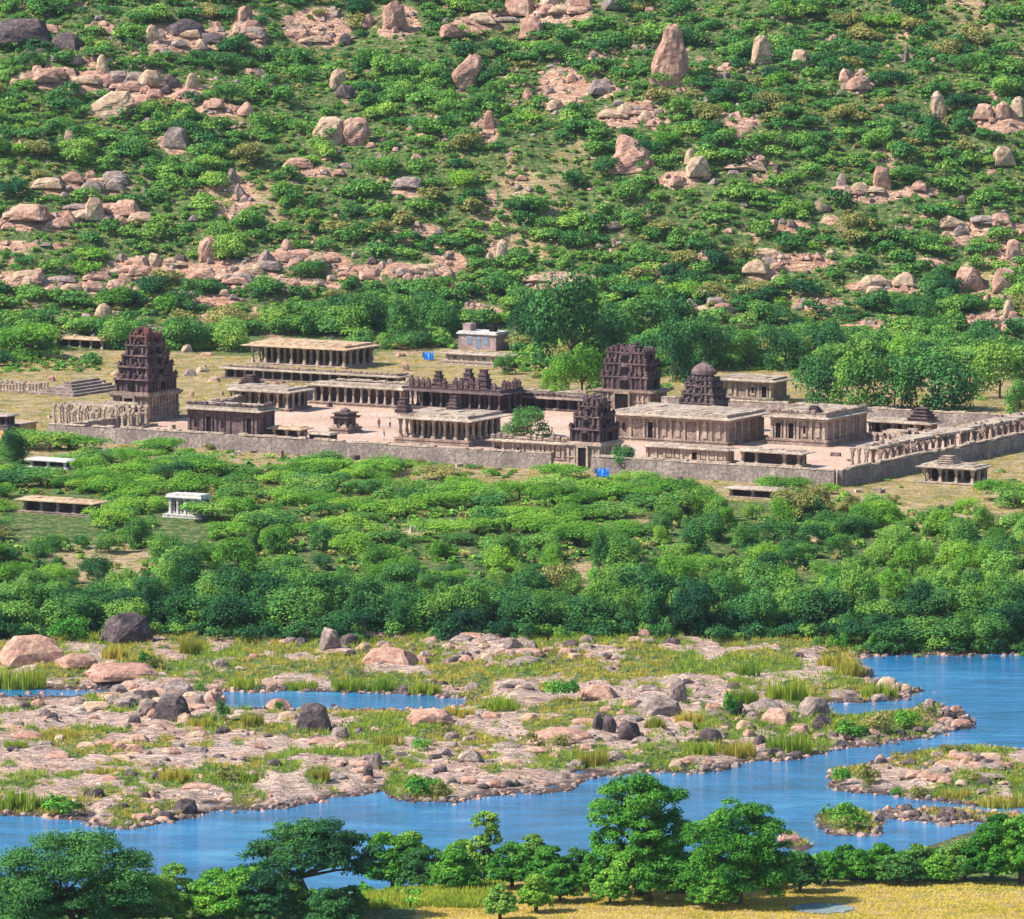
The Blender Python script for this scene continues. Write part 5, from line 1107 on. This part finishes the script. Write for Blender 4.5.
# front line of the belt, taller trees
for px_ in np.arange(-330, 1360, 15.5):
    for base, k in ((630, 1.0), (615, 1.05)):
        pxx = px_+rng.uniform(-6, 6); pyy = base+rng.uniform(-3, 3)-(6 if 130 < pxx < 200 else 0)
        if pxx > 860: pyy += 8
        if pxx < 10: pyy += 2
        x, y = unproj(pxx, pyy, -3.6); x, y = float(x), float(y); wd = rng.uniform(4.5, 11.0); cand.append((x, y, float(gz(x, y)), pxx, pyy, wd, rng.uniform(3.2, 6.4)*k*(.8 if pxx < 140 else 1), 'belt'))
inv = [c_ for c_ in cand if -25 < c_[3] < 1049]; inv.sort(key=lambda c_: -c_[5]*c_[6]/c_[1])
top = set(id(c_) for c_ in inv[:520]); rest = {}
cntA = 0
for c_ in sorted(cand, key=lambda c_: -c_[5]*c_[6]/c_[1]):
    x, y, z, px_, py_, wd, ht, big = c_; rr = float(vn(x*.07, y*.05, 17))*.5+rng.random()*.5
    if big == 'belt': m_, nm = (('leaf_dark', 'dark green') if rr < .42 else ('leaf_belt', 'deep green'))
    elif big: m_, nm = (('leaf_dark', 'dark green') if rr < .28 else ('leaf_belt', 'deep green') if rr < .52 else ('leaf_acacia', 'bright green') if rr < .66 else ('leaf_hill', 'mid green') if rr < .80 else ('leaf_dry', 'olive'))
    else: m_, nm = (('leaf_belt', 'deep green') if rr < .30 else ('leaf_acacia', 'bright green') if rr < .66 else ('leaf_hill', 'mid green') if rr < .9 else ('leaf_dry', 'olive'))
    if id(c_) in top:
        wh = where(px_, py_)
        if big == 'belt': tree('riverside_tree', x, y, wd, ht, BELT, M[m_], fit16('leafy '+nm+' tree '+wh), 'tree', 'trees of the riverside belt', None)
        elif big: tree('tree', x, y, wd, ht, BELT, M[m_], fit16('rounded '+nm+' tree '+wh), 'tree', 'rounded trees on the bank below the temple')
        else: tree('acacia_tree', x, y, wd*1.1, ht, ACACIA, M[m_], fit16('flat crowned '+nm+' acacia '+wh), 'tree', 'acacias on the bank below the temple')
    else: rest.setdefault(m_, []).append((x, y, z, wd, ht))
for m_, it in rest.items(): merged_leaves('bank_thicket', it, SHRUB_LO, M[m_], names[m_]+' thicket filling the bank below the temple', 'thicket')
low = []
for _ in range(9500):
    x = rng.uniform(-125, 125); y = rng.uniform(966, 1220); z = float(gz(x, y)); px_, py_ = proj(x, y, z); a, b_ = toL(Vector((x, y, 0)))
    if (-LW-4 < a < 3.5 and b_ > -3.5) or (a >= 3.5 and b_ > -3 and rng.random() < .85) or (px_ > 860 and py_ < 500 and rng.random() < .8) or (a < -LW-4 and py_ < 455): continue
    if blocked(px_, py_): continue
    if (CL(px_, py_) or py_ < 446+.058*px_+14) and rng.random() < .7: continue
    wd = rng.uniform(.9, 2.6); low.append((x, y, z, wd, wd*rng.uniform(.4, .65)))
k = len(low)//4
for i, (m_, l_) in enumerate((('leaf_dry','dry olive'),('leaf_acacia','bright green'),('leaf_belt','deep green'),('leaf_hill','mid green'))): merged_leaves('bank_undergrowth', low[i*k:(i+1)*k], TUFT_LO, M[m_], l_+' undergrowth on the bank below the temple', 'undergrowth')

it = []
for _ in range(900):
    px_ = rng.uniform(-250, 1280); py_ = rng.uniform(622, 640)+(8 if px_ > 860 else 0)-(5 if 120 < px_ < 210 else 0); x, y = unproj(px_, py_, -3.8); x, y = float(x), float(y); wd = rng.uniform(1.6, 4.2); it.append((x, y, float(gz(x, y)), wd, wd*rng.uniform(.5, .9)))
merged_leaves('belt_understory', it[:650], SHRUB_LO, M['leaf_dark'], 'dark bushes crowding the foot of the riverside tree belt', 'understory'); merged_leaves('belt_understory', it[650:], SHRUB_LO, M['leaf_belt'], 'green bushes crowding the foot of the riverside tree belt', 'understory')
it = []
for _ in range(800):                                    # scattered scrub on the terrace round the court
    x = rng.uniform(-130, 130); y = rng.uniform(1075, 1345); px_, py_ = proj(x, y, 0)
    if incourt(x, y, -3) or blocked(px_, py_): continue
    wd = rng.uniform(.8, 3.0); it.append((x, y, float(gz(x, y)), wd, wd*rng.uniform(.4, .7)))
k = len(it)//2; merged_leaves('terrace_scrub', it[:k], SHRUB_LO, M['leaf_hill'], 'scattered green scrub on the dry ground round the temple', 'scrub'); merged_leaves('terrace_scrub', it[k:], SHRUB_LO, M['leaf_dry'], 'scattered olive scrub on the dry ground round the temple', 'scrub')

# reeds, grass and bushes of the islands --------------------------------
def blades(n, h, spread, seed, wdt=.05):
    r = np.random.default_rng(seed); a = r.random(n)*6.283; q = np.sqrt(r.random(n))*spread; x = np.cos(a)*q; y = np.sin(a)*q
    H_ = h*(.5+.6*r.random(n)); b_ = r.random(n)*6.283; lx = np.cos(a)*spread*.45*r.random(n); ly = np.sin(a)*spread*.45*r.random(n)
    dx = np.cos(b_)*wdt; dy = np.sin(b_)*wdt
    V_ = np.stack([np.stack([x-dx, y-dy, 0*x], -1), np.stack([x+dx, y+dy, 0*x], -1), np.stack([x+lx+dx*.6, y+ly+dy*.6, H_*.7], -1), np.stack([x+lx*1.7, y+ly*1.7, H_], -1)], 1).reshape(-1, 3)
    return V_, np.arange(n*4).reshape(-1, 4), np.repeat(r.random(n), 4)
REED = []
for i in range(5):
    V_, Q_, t_ = (lambda L_: (np.concatenate([l[0] for l in L_]), np.arange(sum(len(l[0]) for l in L_)).reshape(-1, 4), np.concatenate([l[2] for l in L_])))([(lambda v, a, q, h_: (v*np.array([1,1,h_])+np.array([math.cos(a)*q, math.sin(a)*q, 0]), 0, t0))(v0, rng.random()*6.28, math.sqrt(rng.random())*.42, rng.uniform(.45, 1.0)) for v0, q0, t0 in [blades(22, 1.0, .06, 2200+i*50+k, .012) for k in range(34)]]); V_[:,:2] *= np.array([1,1]); REED.append(npmesh('reeds', V_, Q_, {'tint': t_}))
BUSHI = [crown_mesh('bush', blob(6, 1.0, .62, 240+i), 900, .032, sd=240+i) for i in range(5)]
ISB = [(565,703,44,22,'b','leaf_near','green thicket in the middle of the main island'),(222,722,16,20,'b','leaf_belt','small dark green bush by the narrow channel'),(200,695,18,12,'b','leaf_belt','dark green bush on the boulder heap'),(278,712,12,12,'b','leaf_near','small green bush beside the dark cube like boulder'),
 (845,832,46,24,'b','leaf_near','dense bush covering the bushy islet'),(843,787,24,20,'b','leaf_near','rounded bush at the left tip of the right hand island'),(868,786,28,20,'b','leaf_dry','olive bush on the left of the right hand island'),(897,797,16,9,'b','leaf_near','small bush on the lower shore of the right hand island'),(918,798,24,12,'b','leaf_dry','olive clump low on the right hand island'),
 (22,694,48,24,'r','grass_g','tall green reeds at the left edge by the upper pools'),(0,692,30,22,'r','grass_g','tall green reeds cut by the left edge'),(730,718,20,26,'b','leaf_near','green bush beside the right hand rock heap'),(748,676,26,14,'r','grass_g','reeds on the upper right flat'),(784,700,50,20,'r','grass_g','long green reed bed above the right channel'),(745,704,30,18,'r','grass_g','green reeds left of the long reed bed'),
 (880,699,38,16,'r','grass_g','reeds at the waterline of the grassy right point'),(850,676,34,16,'r','grass_y','yellow reeds on the grassy right point'),(833,668,30,14,'r','grass_y','yellow green reeds behind the right point'),(345,692,40,14,'r','grass_g','green reeds above the narrow channel, left part'),(300,691,36,10,'r','grass_g','low reeds above the narrow channel'),(425,696,34,14,'r','grass_g','green reeds above the narrow channel, right part'),(380,692,30,14,'r','grass_g','green reeds above the narrow channel, middle'),
 (245,690,34,14,'r','grass_g','green reeds at the left end of the narrow channel'),(150,670,28,14,'b','leaf_dry','olive bush between the upper pools'),(190,655,24,18,'r','grass_y','yellow tall grass at the upper left flat'),(115,660,28,16,'r','grass_y','dry yellow bush grass right of the smooth slab'),(145,668,20,16,'b','leaf_near','green bush beside the yellow grass at upper left'),(70,645,50,24,'b','leaf_near','pale green bush at the foot of the belt, left'),
 (420,799,52,22,'b','leaf_near','rounded bush on the lower shore in the water'),(440,800,22,16,'b','leaf_dry','olive bush at the right of the lower shore bush'),(20,812,54,22,'r','grass_g','green grass bank at the lower left shore'),(58,818,48,20,'b','leaf_near','green bush mass at the lower left shore'),(80,816,20,14,'b','leaf_dry','olive bush at the end of the lower left grass'),
 (785,753,52,20,'r','grass_g','bright reeds along the lower right shore'),(735,758,44,16,'r','grass_y','brownish reeds on the lower right shore'),(700,756,34,14,'r','grass_g','reeds behind the near trees on the shore'),(850,742,40,18,'b','leaf_near','green bush on the tapering end of the island, left one'),(880,736,40,20,'b','leaf_dry','olive bush on the tapering end, middle'),(905,731,36,20,'b','leaf_near','green bush on the tapering end, right one'),(930,722,24,14,'b','leaf_dry','olive bush under the pale flat stone'),
 (690,725,30,14,'r','grass_y','yellow grass below the white upright rock'),(655,728,24,12,'r','grass_y','orange grass right of the split boulders'),(560,750,30,14,'b','leaf_dry','olive bush on the pale slabs'),(590,768,40,18,'r','grass_y','yellow grass behind the big near tree'),(530,746,26,12,'b','leaf_dry','dull bush in the middle of the slabs'),(455,718,40,10,'r','grass_y','dry grass right of the channel end'),(500,712,46,12,'r','grass_g','green grass right of the channel end'),
 (390,745,30,12,'r','grass_y','dry grass in the middle of the island'),(420,752,28,14,'b','leaf_near','green bush in the middle of the island'),(445,738,30,10,'b','leaf_dry','olive bush above the middle slabs'),(175,783,34,16,'r','grass_y','yellow grass by the little rock pool, left'),(225,783,30,16,'b','leaf_dry','olive bush by the little rock pool'),(250,782,30,12,'r','grass_g','green grass by the little rock pool, right'),(318,780,24,14,'r','grass_y','orange grass near the small bay'),
 (60,740,36,10,'r','grass_y','yellow grass on the left slabs'),(105,775,40,8,'r','grass_y','thin line of grass on the lower left slabs'),(165,742,26,6,'r','grass_y','thin grass on the slabs below the boulder heap'),(200,730,26,12,'r','grass_y','yellow grass right of the boulder heap'),(250,728,28,14,'r','grass_y','dry grass left of the dark cube like boulder'),(15,748,26,8,'r','grass_g','grass tuft at the left edge slabs'),
 (960,752,44,8,'b','leaf_dry','low olive scrub on top of the right hand island'),(900,760,30,8,'b','leaf_dry','low scrub left on the right hand island'),(1005,812,50,14,'r','grass_y','yellow grass at the lower right of the island'),(955,800,40,10,'r','grass_y','grass strip low on the right hand island'),(975,782,24,8,'b','leaf_dry','small scrub in the middle of the right hand island')]
for i, (px_, py_, w_, h_, k_, m_, l_) in enumerate(ISB):
    x, y, z = ground(px_, py_); s = pxsize(x, y); me = (BUSHI if k_ == 'b' else REED)[i % 5]; W = w_/s
    o = newobj('bush' if k_ == 'b' else 'reed_clump', withmat(me, M[m_]), loc=(x, y+W*.3, float(gz(x, y+W*.2))-.1), rot=(0, 0, i*1.7), scale=(W*1.1, W*(.8), h_/s*1.15/(.62 if k_ == 'b' else 1)))
    o.rotation_euler.z = (i % 5-2)*.12; tag(o, l_, 'bush' if k_ == 'b' else 'reeds')
# tall bushes at the waterline on the far right bank
for i, px_ in enumerate(np.arange(820, 1060, 13)):
    x, y, z = ground(px_, 655-(i % 3)*2 if px_ > 856 else 650); s = pxsize(x, y); W = rng.uniform(18, 30)/s
    o = newobj('bush', withmat(BUSHI[i % 5], M['leaf_near' if i % 3 else 'leaf_belt']), loc=(x, y+1, float(gz(x, y+1))-.15), rot=(0,0,i), scale=(W, W*.8, rng.uniform(12, 20)/s/.62)); tag(o, fit16('waterside bush '+where(px_, 652)), 'bush', 'bushes along the far right waterline')
def merged_blades(name, pts, m, label, hmin, hmax, sw=.45, nb=9):
    pool = [blades(nb, 1.0, .5, 260+i, .05) for i in range(6)]; Vs, Ts = [], []
    for x, y, z in pts:
        v, q, t = pool[rng.integers(6)]; h_ = rng.uniform(hmin, hmax); s_ = sw*rng.uniform(.7, 1.6); Vs.append(v*np.array([s_*2, s_*2, h_])+np.array([x, y, z-.05])); Ts.append(t)
    V_ = np.concatenate(Vs); me = npmesh(name, V_, np.arange(len(V_)).reshape(-1, 4), {'tint': np.concatenate(Ts)}); return tag(newobj(name, me, m), label, 'grass', None, 'stuff')
n = 60000; x = rng.uniform(-100, 100, n); y = rng.uniform(760, 966, n); z = gz(x, y); px_, py_ = proj(x, y, z)
g_ = bil(x, y, np.clip(grass, 0, 1)); ok = (rng.random(n) < np.clip(g_, 0, 1)*.8) & (z > ZW+.1) & (psd(NEAR, *wpix(x, y)) < 0)
P = np.stack([x, y, z], -1)[ok]; sel = vn(P[:,0]*.12, P[:,1]*.06, 55) > .5
merged_blades('island_grass', P[~sel], M['grass_y'], 'yellow green grass growing over the river islands', .25, .8)
merged_blades('island_grass', P[sel], M['grass_g'], 'green grass growing over the river islands', .3, .95)
# lower grass on the terrace round the temple
n = 16000; x = rng.uniform(-120, 125, n); y = rng.uniform(1070, 1345, n); z = gz(x, y); ok = np.array([not incourt(a, b_, -2) for a, b_ in zip(x, y)])
merged_blades('dry_grass', np.stack([x, y, z], -1)[ok], M['grass_f'], 'dry straw grass on the ground round the temple', .15, .5)

# near bank: big trees, bushes, field -----------------------------------
def near_tree(label, px_, py_, w_, h_, lobes, seed, m='leaf_near', leaf=.19, n=9000, trunk=.38, bare=.0, name='tree', cz=0, base=None, spread_low=True):
    """lobes in units of the crown: (x -1..1, y -1..1, z 0..1, r)"""
    x, y, z = ground(px_, min(py_, 918)) if base is None else base
    s = pxsize(x, y); W, H_ = w_/s, h_/s; r = random.Random(seed)
    if py_ > 918 and base is None: y -= (py_-918)/s/.17; z = float(gz(x, y))
    e = newobj(name, None, loc=(x, y, z)); tag(e, label, 'tree')
    L = [(a*W/2*.86, b_*W/2*.8, c_*H_*.93, rr*W/2*1.12, rr*W/2*1.1, max(rr*W/2, H_*.19)*(max(q[0], .8) if q else .95)) for a, b_, c_, rr, *q in lobes]
    if spread_low: L += [(a*W/2, b_*W/2*.7-.5, H_*.26, W*.17, W*.16, H_*.17) for a, b_ in ((-.55,-.3),(.0,-.5),(.55,-.3),(-.25,.2),(.3,.2))]
    sub = []
    for l in L:                                        # each limb ends in several smaller leaf masses
        for k in range(26):
            a = r.uniform(0, 6.28); el = r.uniform(-.6, 1.4); d = Vector((math.cos(a)*math.cos(el), math.sin(a)*math.cos(el), math.sin(el)))
            rr = r.uniform(.26, .42); qq = r.uniform(.55, .92); sub.append((l[0]+d.x*l[3]*qq, l[1]+d.y*l[4]*qq, l[2]+d.z*l[5]*qq, l[3]*rr, l[4]*rr, l[5]*rr*.9))
    V_, Q_, t_ = leaves(sub, int(n*3.4), leaf*.76, sd=seed, shell=.5); newobj('crown', npmesh('crown', V_, Q_, {'tint': t_}), M[m], e)
    mb = MB(); R_ = H_*.035
    top_ = Vector((L[0][0]*.3, 0, H_*trunk)); mb.tube([(0,0,-.4), (top_.x*.3, .1, H_*trunk*.5), tuple(top_)], [R_*1.5, R_*1.1, R_*.95], 9)
    for l in L:
        c_ = Vector(l[:3]); mid = top_.lerp(c_, .5)+Vector((r.uniform(-.4,.4), r.uniform(-.4,.4), .3)); mb.tube([tuple(top_), tuple(mid), tuple(c_)], [R_*.6, R_*.38, R_*.18], 6)
        for k in range(4):
            q = c_+Vector((r.uniform(-1,1)*l[3], r.uniform(-1,1)*l[4], r.uniform(.1,.9)*l[5]))*.75; mb.tube([tuple(mid.lerp(c_, r.uniform(.2,1))), tuple(q)], [R_*.2, R_*.08], 5)
    mb.obj('trunk', M['bark'], e); return e
near_tree('tallest near tree with an uneven bright crown and bare lower limbs, centre right', 640, 896, 122, 128, [(-.12,0,.80,.54,.7),(.34,.1,.74,.46,.7),(-.52,0,.66,.42,.7),(.55,-.1,.55,.38,.7),(-.1,-.3,.62,.4,.8),(.72,.1,.36,.28),(-.62,.2,.40,.28)], 11, n=15000, trunk=.36, leaf=.17)
near_tree('broad dense near tree, right one of the two large trees at centre right', 738, 904, 132, 108, [(0,0,.80,.44,.7),(-.42,0,.64,.42,.75),(.38,.1,.62,.44,.75),(0,-.4,.50,.5,.85),(.64,-.1,.34,.36),(-.6,-.1,.34,.38),(.25,-.4,.28,.44)], 12, n=17000, trunk=.3, leaf=.17)
near_tree('bright leafy tree low between the two large near trees', 648, 902, 84, 78, [(0,0,.78,.5,.8),(-.4,-.2,.5,.45),(.42,0,.48,.45),(0,-.3,.35,.5)], 13, n=7000, leaf=.17)
near_tree('umbrella shaped dark tree with spreading visible limbs at the lower left', 312, 918, 160, 96, [(-.62,0,.70,.30,.6),(-.25,.1,.84,.34,.55),(.20,0,.86,.34,.55),(.60,0,.72,.32,.6),(.82,0,.55,.2,.7),(0,-.35,.70,.32,.5),(-.05,.4,.76,.32,.5),(-.75,0,.45,.24),(.35,-.3,.62,.3),(-.4,-.3,.55,.28)], 14, m='leaf_dark', n=9000, trunk=.42, leaf=.17, spread_low=False)
near_tree('wide spreading dark tree filling the lower left corner', 82, 932, 200, 92, [(-.65,0,.62,.34,.7),(-.25,0,.78,.40,.6),(.22,.1,.80,.38,.6),(.62,0,.62,.34,.7),(-.1,-.5,.58,.42,.7),(.5,-.4,.45,.36,.7),(-.6,-.4,.42,.36,.8),(.85,-.1,.35,.24)], 15, m='leaf_dark', n=16000, trunk=.35, leaf=.17)
near_tree('thin grey green tree between the corner tree and the bright bush', 176, 920, 54, 66, [(-.1,0,.75,.5,.8),(.35,0,.5,.42),(-.4,0,.45,.4)], 16, m='leaf_hill', n=2800, leaf=.15)
near_tree('bright green bushy tree left of the umbrella shaped tree', 234, 924, 92, 66, [(-.3,0,.6,.5,.7),(.3,0,.66,.5,.7),(0,-.4,.4,.55,.7),(.7,0,.35,.3),(-.7,0,.32,.3)], 17, n=7500, leaf=.17)
near_tree('light olive tree right of the umbrella shaped tree', 394, 892, 70, 72, [(-.35,0,.72,.42,.8),(.35,0,.66,.42,.8),(0,-.2,.42,.5),(.6,0,.35,.35)], 18, n=5000, leaf=.16)
near_tree('dark compact round tree left of centre', 426, 892, 62, 54, [(0,0,.62,.6,.8),(-.4,0,.4,.42),(.42,0,.42,.42),(0,-.4,.35,.5)], 19, m='leaf_belt', n=5500, leaf=.16)
near_tree('slender tall tree with a small rounded crown standing above the bushes', 486, 886, 42, 80, [(0,0,.86,.62,.8),(.35,0,.62,.5),(-.4,0,.50,.5)], 20, m='leaf_hill', n=3000, trunk=.5, leaf=.15)
near_tree('olive tree left beside the slender tall one', 462, 884, 44, 52, [(0,0,.7,.6,.8),(-.3,0,.4,.5),(.4,0,.4,.5)], 21, m='leaf_acacia', n=2800, leaf=.15)
for i, (px_, py_, w_, h_, m_, l_) in enumerate([(512,888,60,50,'leaf_near','bushy green tree right of the slender tall tree'),(548,890,54,50,'leaf_near','bushy green tree left of the tallest near tree, nearer one'),(575,886,46,44,'leaf_belt','dark bushy tree at the left foot of the tallest near tree'),(595,892,44,38,'leaf_near','low bushy tree under the left limbs of the tallest tree'),
    (690,900,60,42,'leaf_belt','dark low bush between the trunks of the two large trees'),(800,892,50,46,'leaf_belt','dark bushy tree at the right foot of the broad dense tree'),(828,884,44,36,'leaf_near','green bush right of the broad dense tree'),(862,882,52,32,'leaf_near','bright green bush in the row above the field, first'),(900,884,54,30,'leaf_belt','dark green bush in the row above the field, second'),(938,882,44,26,'leaf_near','bright bush in the row above the field, third'),
    (965,880,56,44,'leaf_belt','dark leafy tree at the left of the right edge clump'),(992,882,70,66,'leaf_near','largest leafy tree of the right edge clump'),(1022,884,60,86,'leaf_near','leafy tree cut by the right edge'),(1000,846,50,34,'leaf_near','bush behind the right edge clump by the water'),(536,912,40,46,'leaf_acacia','young thin tree on the edge of the field'),(500,920,38,42,'leaf_hill','young shrubby tree at the bottom edge left of the young thin one'),
    (446,880,40,26,'leaf_near','small green bush behind the round dark tree'),(770,888,40,30,'leaf_near','small bush in front of the broad dense tree'),(350,912,40,26,'leaf_belt','low bush at the foot of the umbrella shaped tree'),(140,905,50,36,'leaf_belt','dark bush behind the thin grey green tree'),(-30,912,80,60,'leaf_belt','dark tree at the left edge behind the corner tree'),(285,922,70,50,'leaf_belt','dark bush under the left limbs of the umbrella shaped tree'),(200,915,40,40,'leaf_belt','dark bush left of the bright green bushy tree'),(380,880,40,30,'leaf_near','green bush behind the light olive tree'),(30,925,90,50,'leaf_belt','dark bush filling the bottom left corner'),(105,926,80,46,'leaf_dark','darkest bush under the corner tree'),(160,926,70,50,'leaf_belt','dark bush at the bottom edge under the thin grey green tree'),(262,926,80,56,'leaf_dark','dark bush at the bottom edge right of the bright green bushy tree'),(330,926,70,34,'leaf_dark','low dark bush at the bottom edge beneath the umbrella shaped tree'),(455,892,60,46,'leaf_near','green bushy tree between the round dark tree and the slender one'),(530,880,50,54,'leaf_belt','deep green tree behind the bushy trees left of the tallest'),(560,902,50,44,'leaf_near','bright bushy tree in front of the left foot of the tallest tree'),(610,904,46,40,'leaf_near','leafy bush in front of the tallest tree trunk'),(712,908,60,40,'leaf_near','leafy bush before the trunk of the broad dense tree'),(845,878,46,34,'leaf_near','bright bush behind the row above the field'),(882,876,50,34,'leaf_near','bright bush behind the row above the field, beside the dark one'),(920,878,50,36,'leaf_belt','deep green bush in the row above the field near its right end'),(410,874,46,50,'leaf_hill','grey green tree behind the light olive tree'),(1080,884,90,90,'leaf_near','leafy tree beyond the right edge'),(-120,912,110,90,'leaf_belt','dark tree beyond the left edge')]):
    near_tree(l_, px_, py_, w_, h_, [(0,0,.68,.55,.8),(-.45,.1,.45,.45,.8),(.45,0,.48,.45,.8),(.05,-.4,.36,.5,.8)], 40+i, m=m_, n=int(w_*h_*1.9)+500, leaf=.16, trunk=.25 if i not in (14,15) else .45)
# undergrowth and grass along the near bank
low = []
for _ in range(1500):
    px_ = rng.uniform(-250, 1250); py_ = rng.uniform(866, 886) if px_ > 560 else rng.uniform(884, 919)
    if 330 < px_ < 480 and py_ > 890 and rng.random() < .8: continue
    if px_ > 430 and py_ > 887: continue
    x, y = unproj(px_, py_, -3.4); x, y = float(x), float(y); z = float(gz(x, y))
    if z < ZW+.2: continue
    wd = rng.uniform(.8, 2.4); low.append((x, y, z, wd, wd*rng.uniform(.4, .8)))
k = len(low)//2
merged_leaves('near_undergrowth', low[:k], TUFT_LO, M['leaf_near'], 'green undergrowth along the near river bank', 'undergrowth'); merged_leaves('near_undergrowth', low[k:], TUFT_LO, M['leaf_belt'], 'dark undergrowth along the near river bank', 'undergrowth')
n = 26000; px_ = rng.uniform(330, 1150, n); py_ = rng.uniform(880, 930, n); x, y = unproj(px_, py_, -2.6); z = gz(x, y); m1 = (px_ > 415) & (py_ > 886)
P = np.stack([x, y, z], -1)
# puddle in the field
ppx, ppy, ppz = ground(822, 909)
pud = (((P[:,0]-ppx)/3.4)**2+((P[:,1]-ppy)/3.6)**2) < 1
merged_blades('field_grass', P[m1 & ~pud], M['grass_f'], 'ripe yellow grass of the near field', .08, .3, .35, 7)
m2 = (px_ < 500) & (py_ < 912) & (z > ZW+.3) & (rng.random(n) < .9); merged_blades('bank_reeds', P[m2], M['grass_g'], 'light green tall grass strip beside the near field', .5, 1.1, .4, 9)
wm2, nt, b = mat('puddle_water', .05, .5); b.inputs['Base Color'].default_value = (.25, .30, .34, 1)
mb = MB(); nn = 28; zp = float(max(gz(ppx+a_, ppy+c_) for a_ in (-2, 0, 2) for c_ in (-2, 0, 2)))+.03
mb.v = [(ppx+math.cos(2*math.pi*i/nn)*3.2*(1+.12*math.sin(i*1.9)), ppy+math.sin(2*math.pi*i/nn)*3.2*(1+.15*math.sin(i*2.7)), zp) for i in range(nn)]; mb.f = [tuple(range(nn))]
o = mb.obj('puddle', wm2); o['kind'] = 'structure'
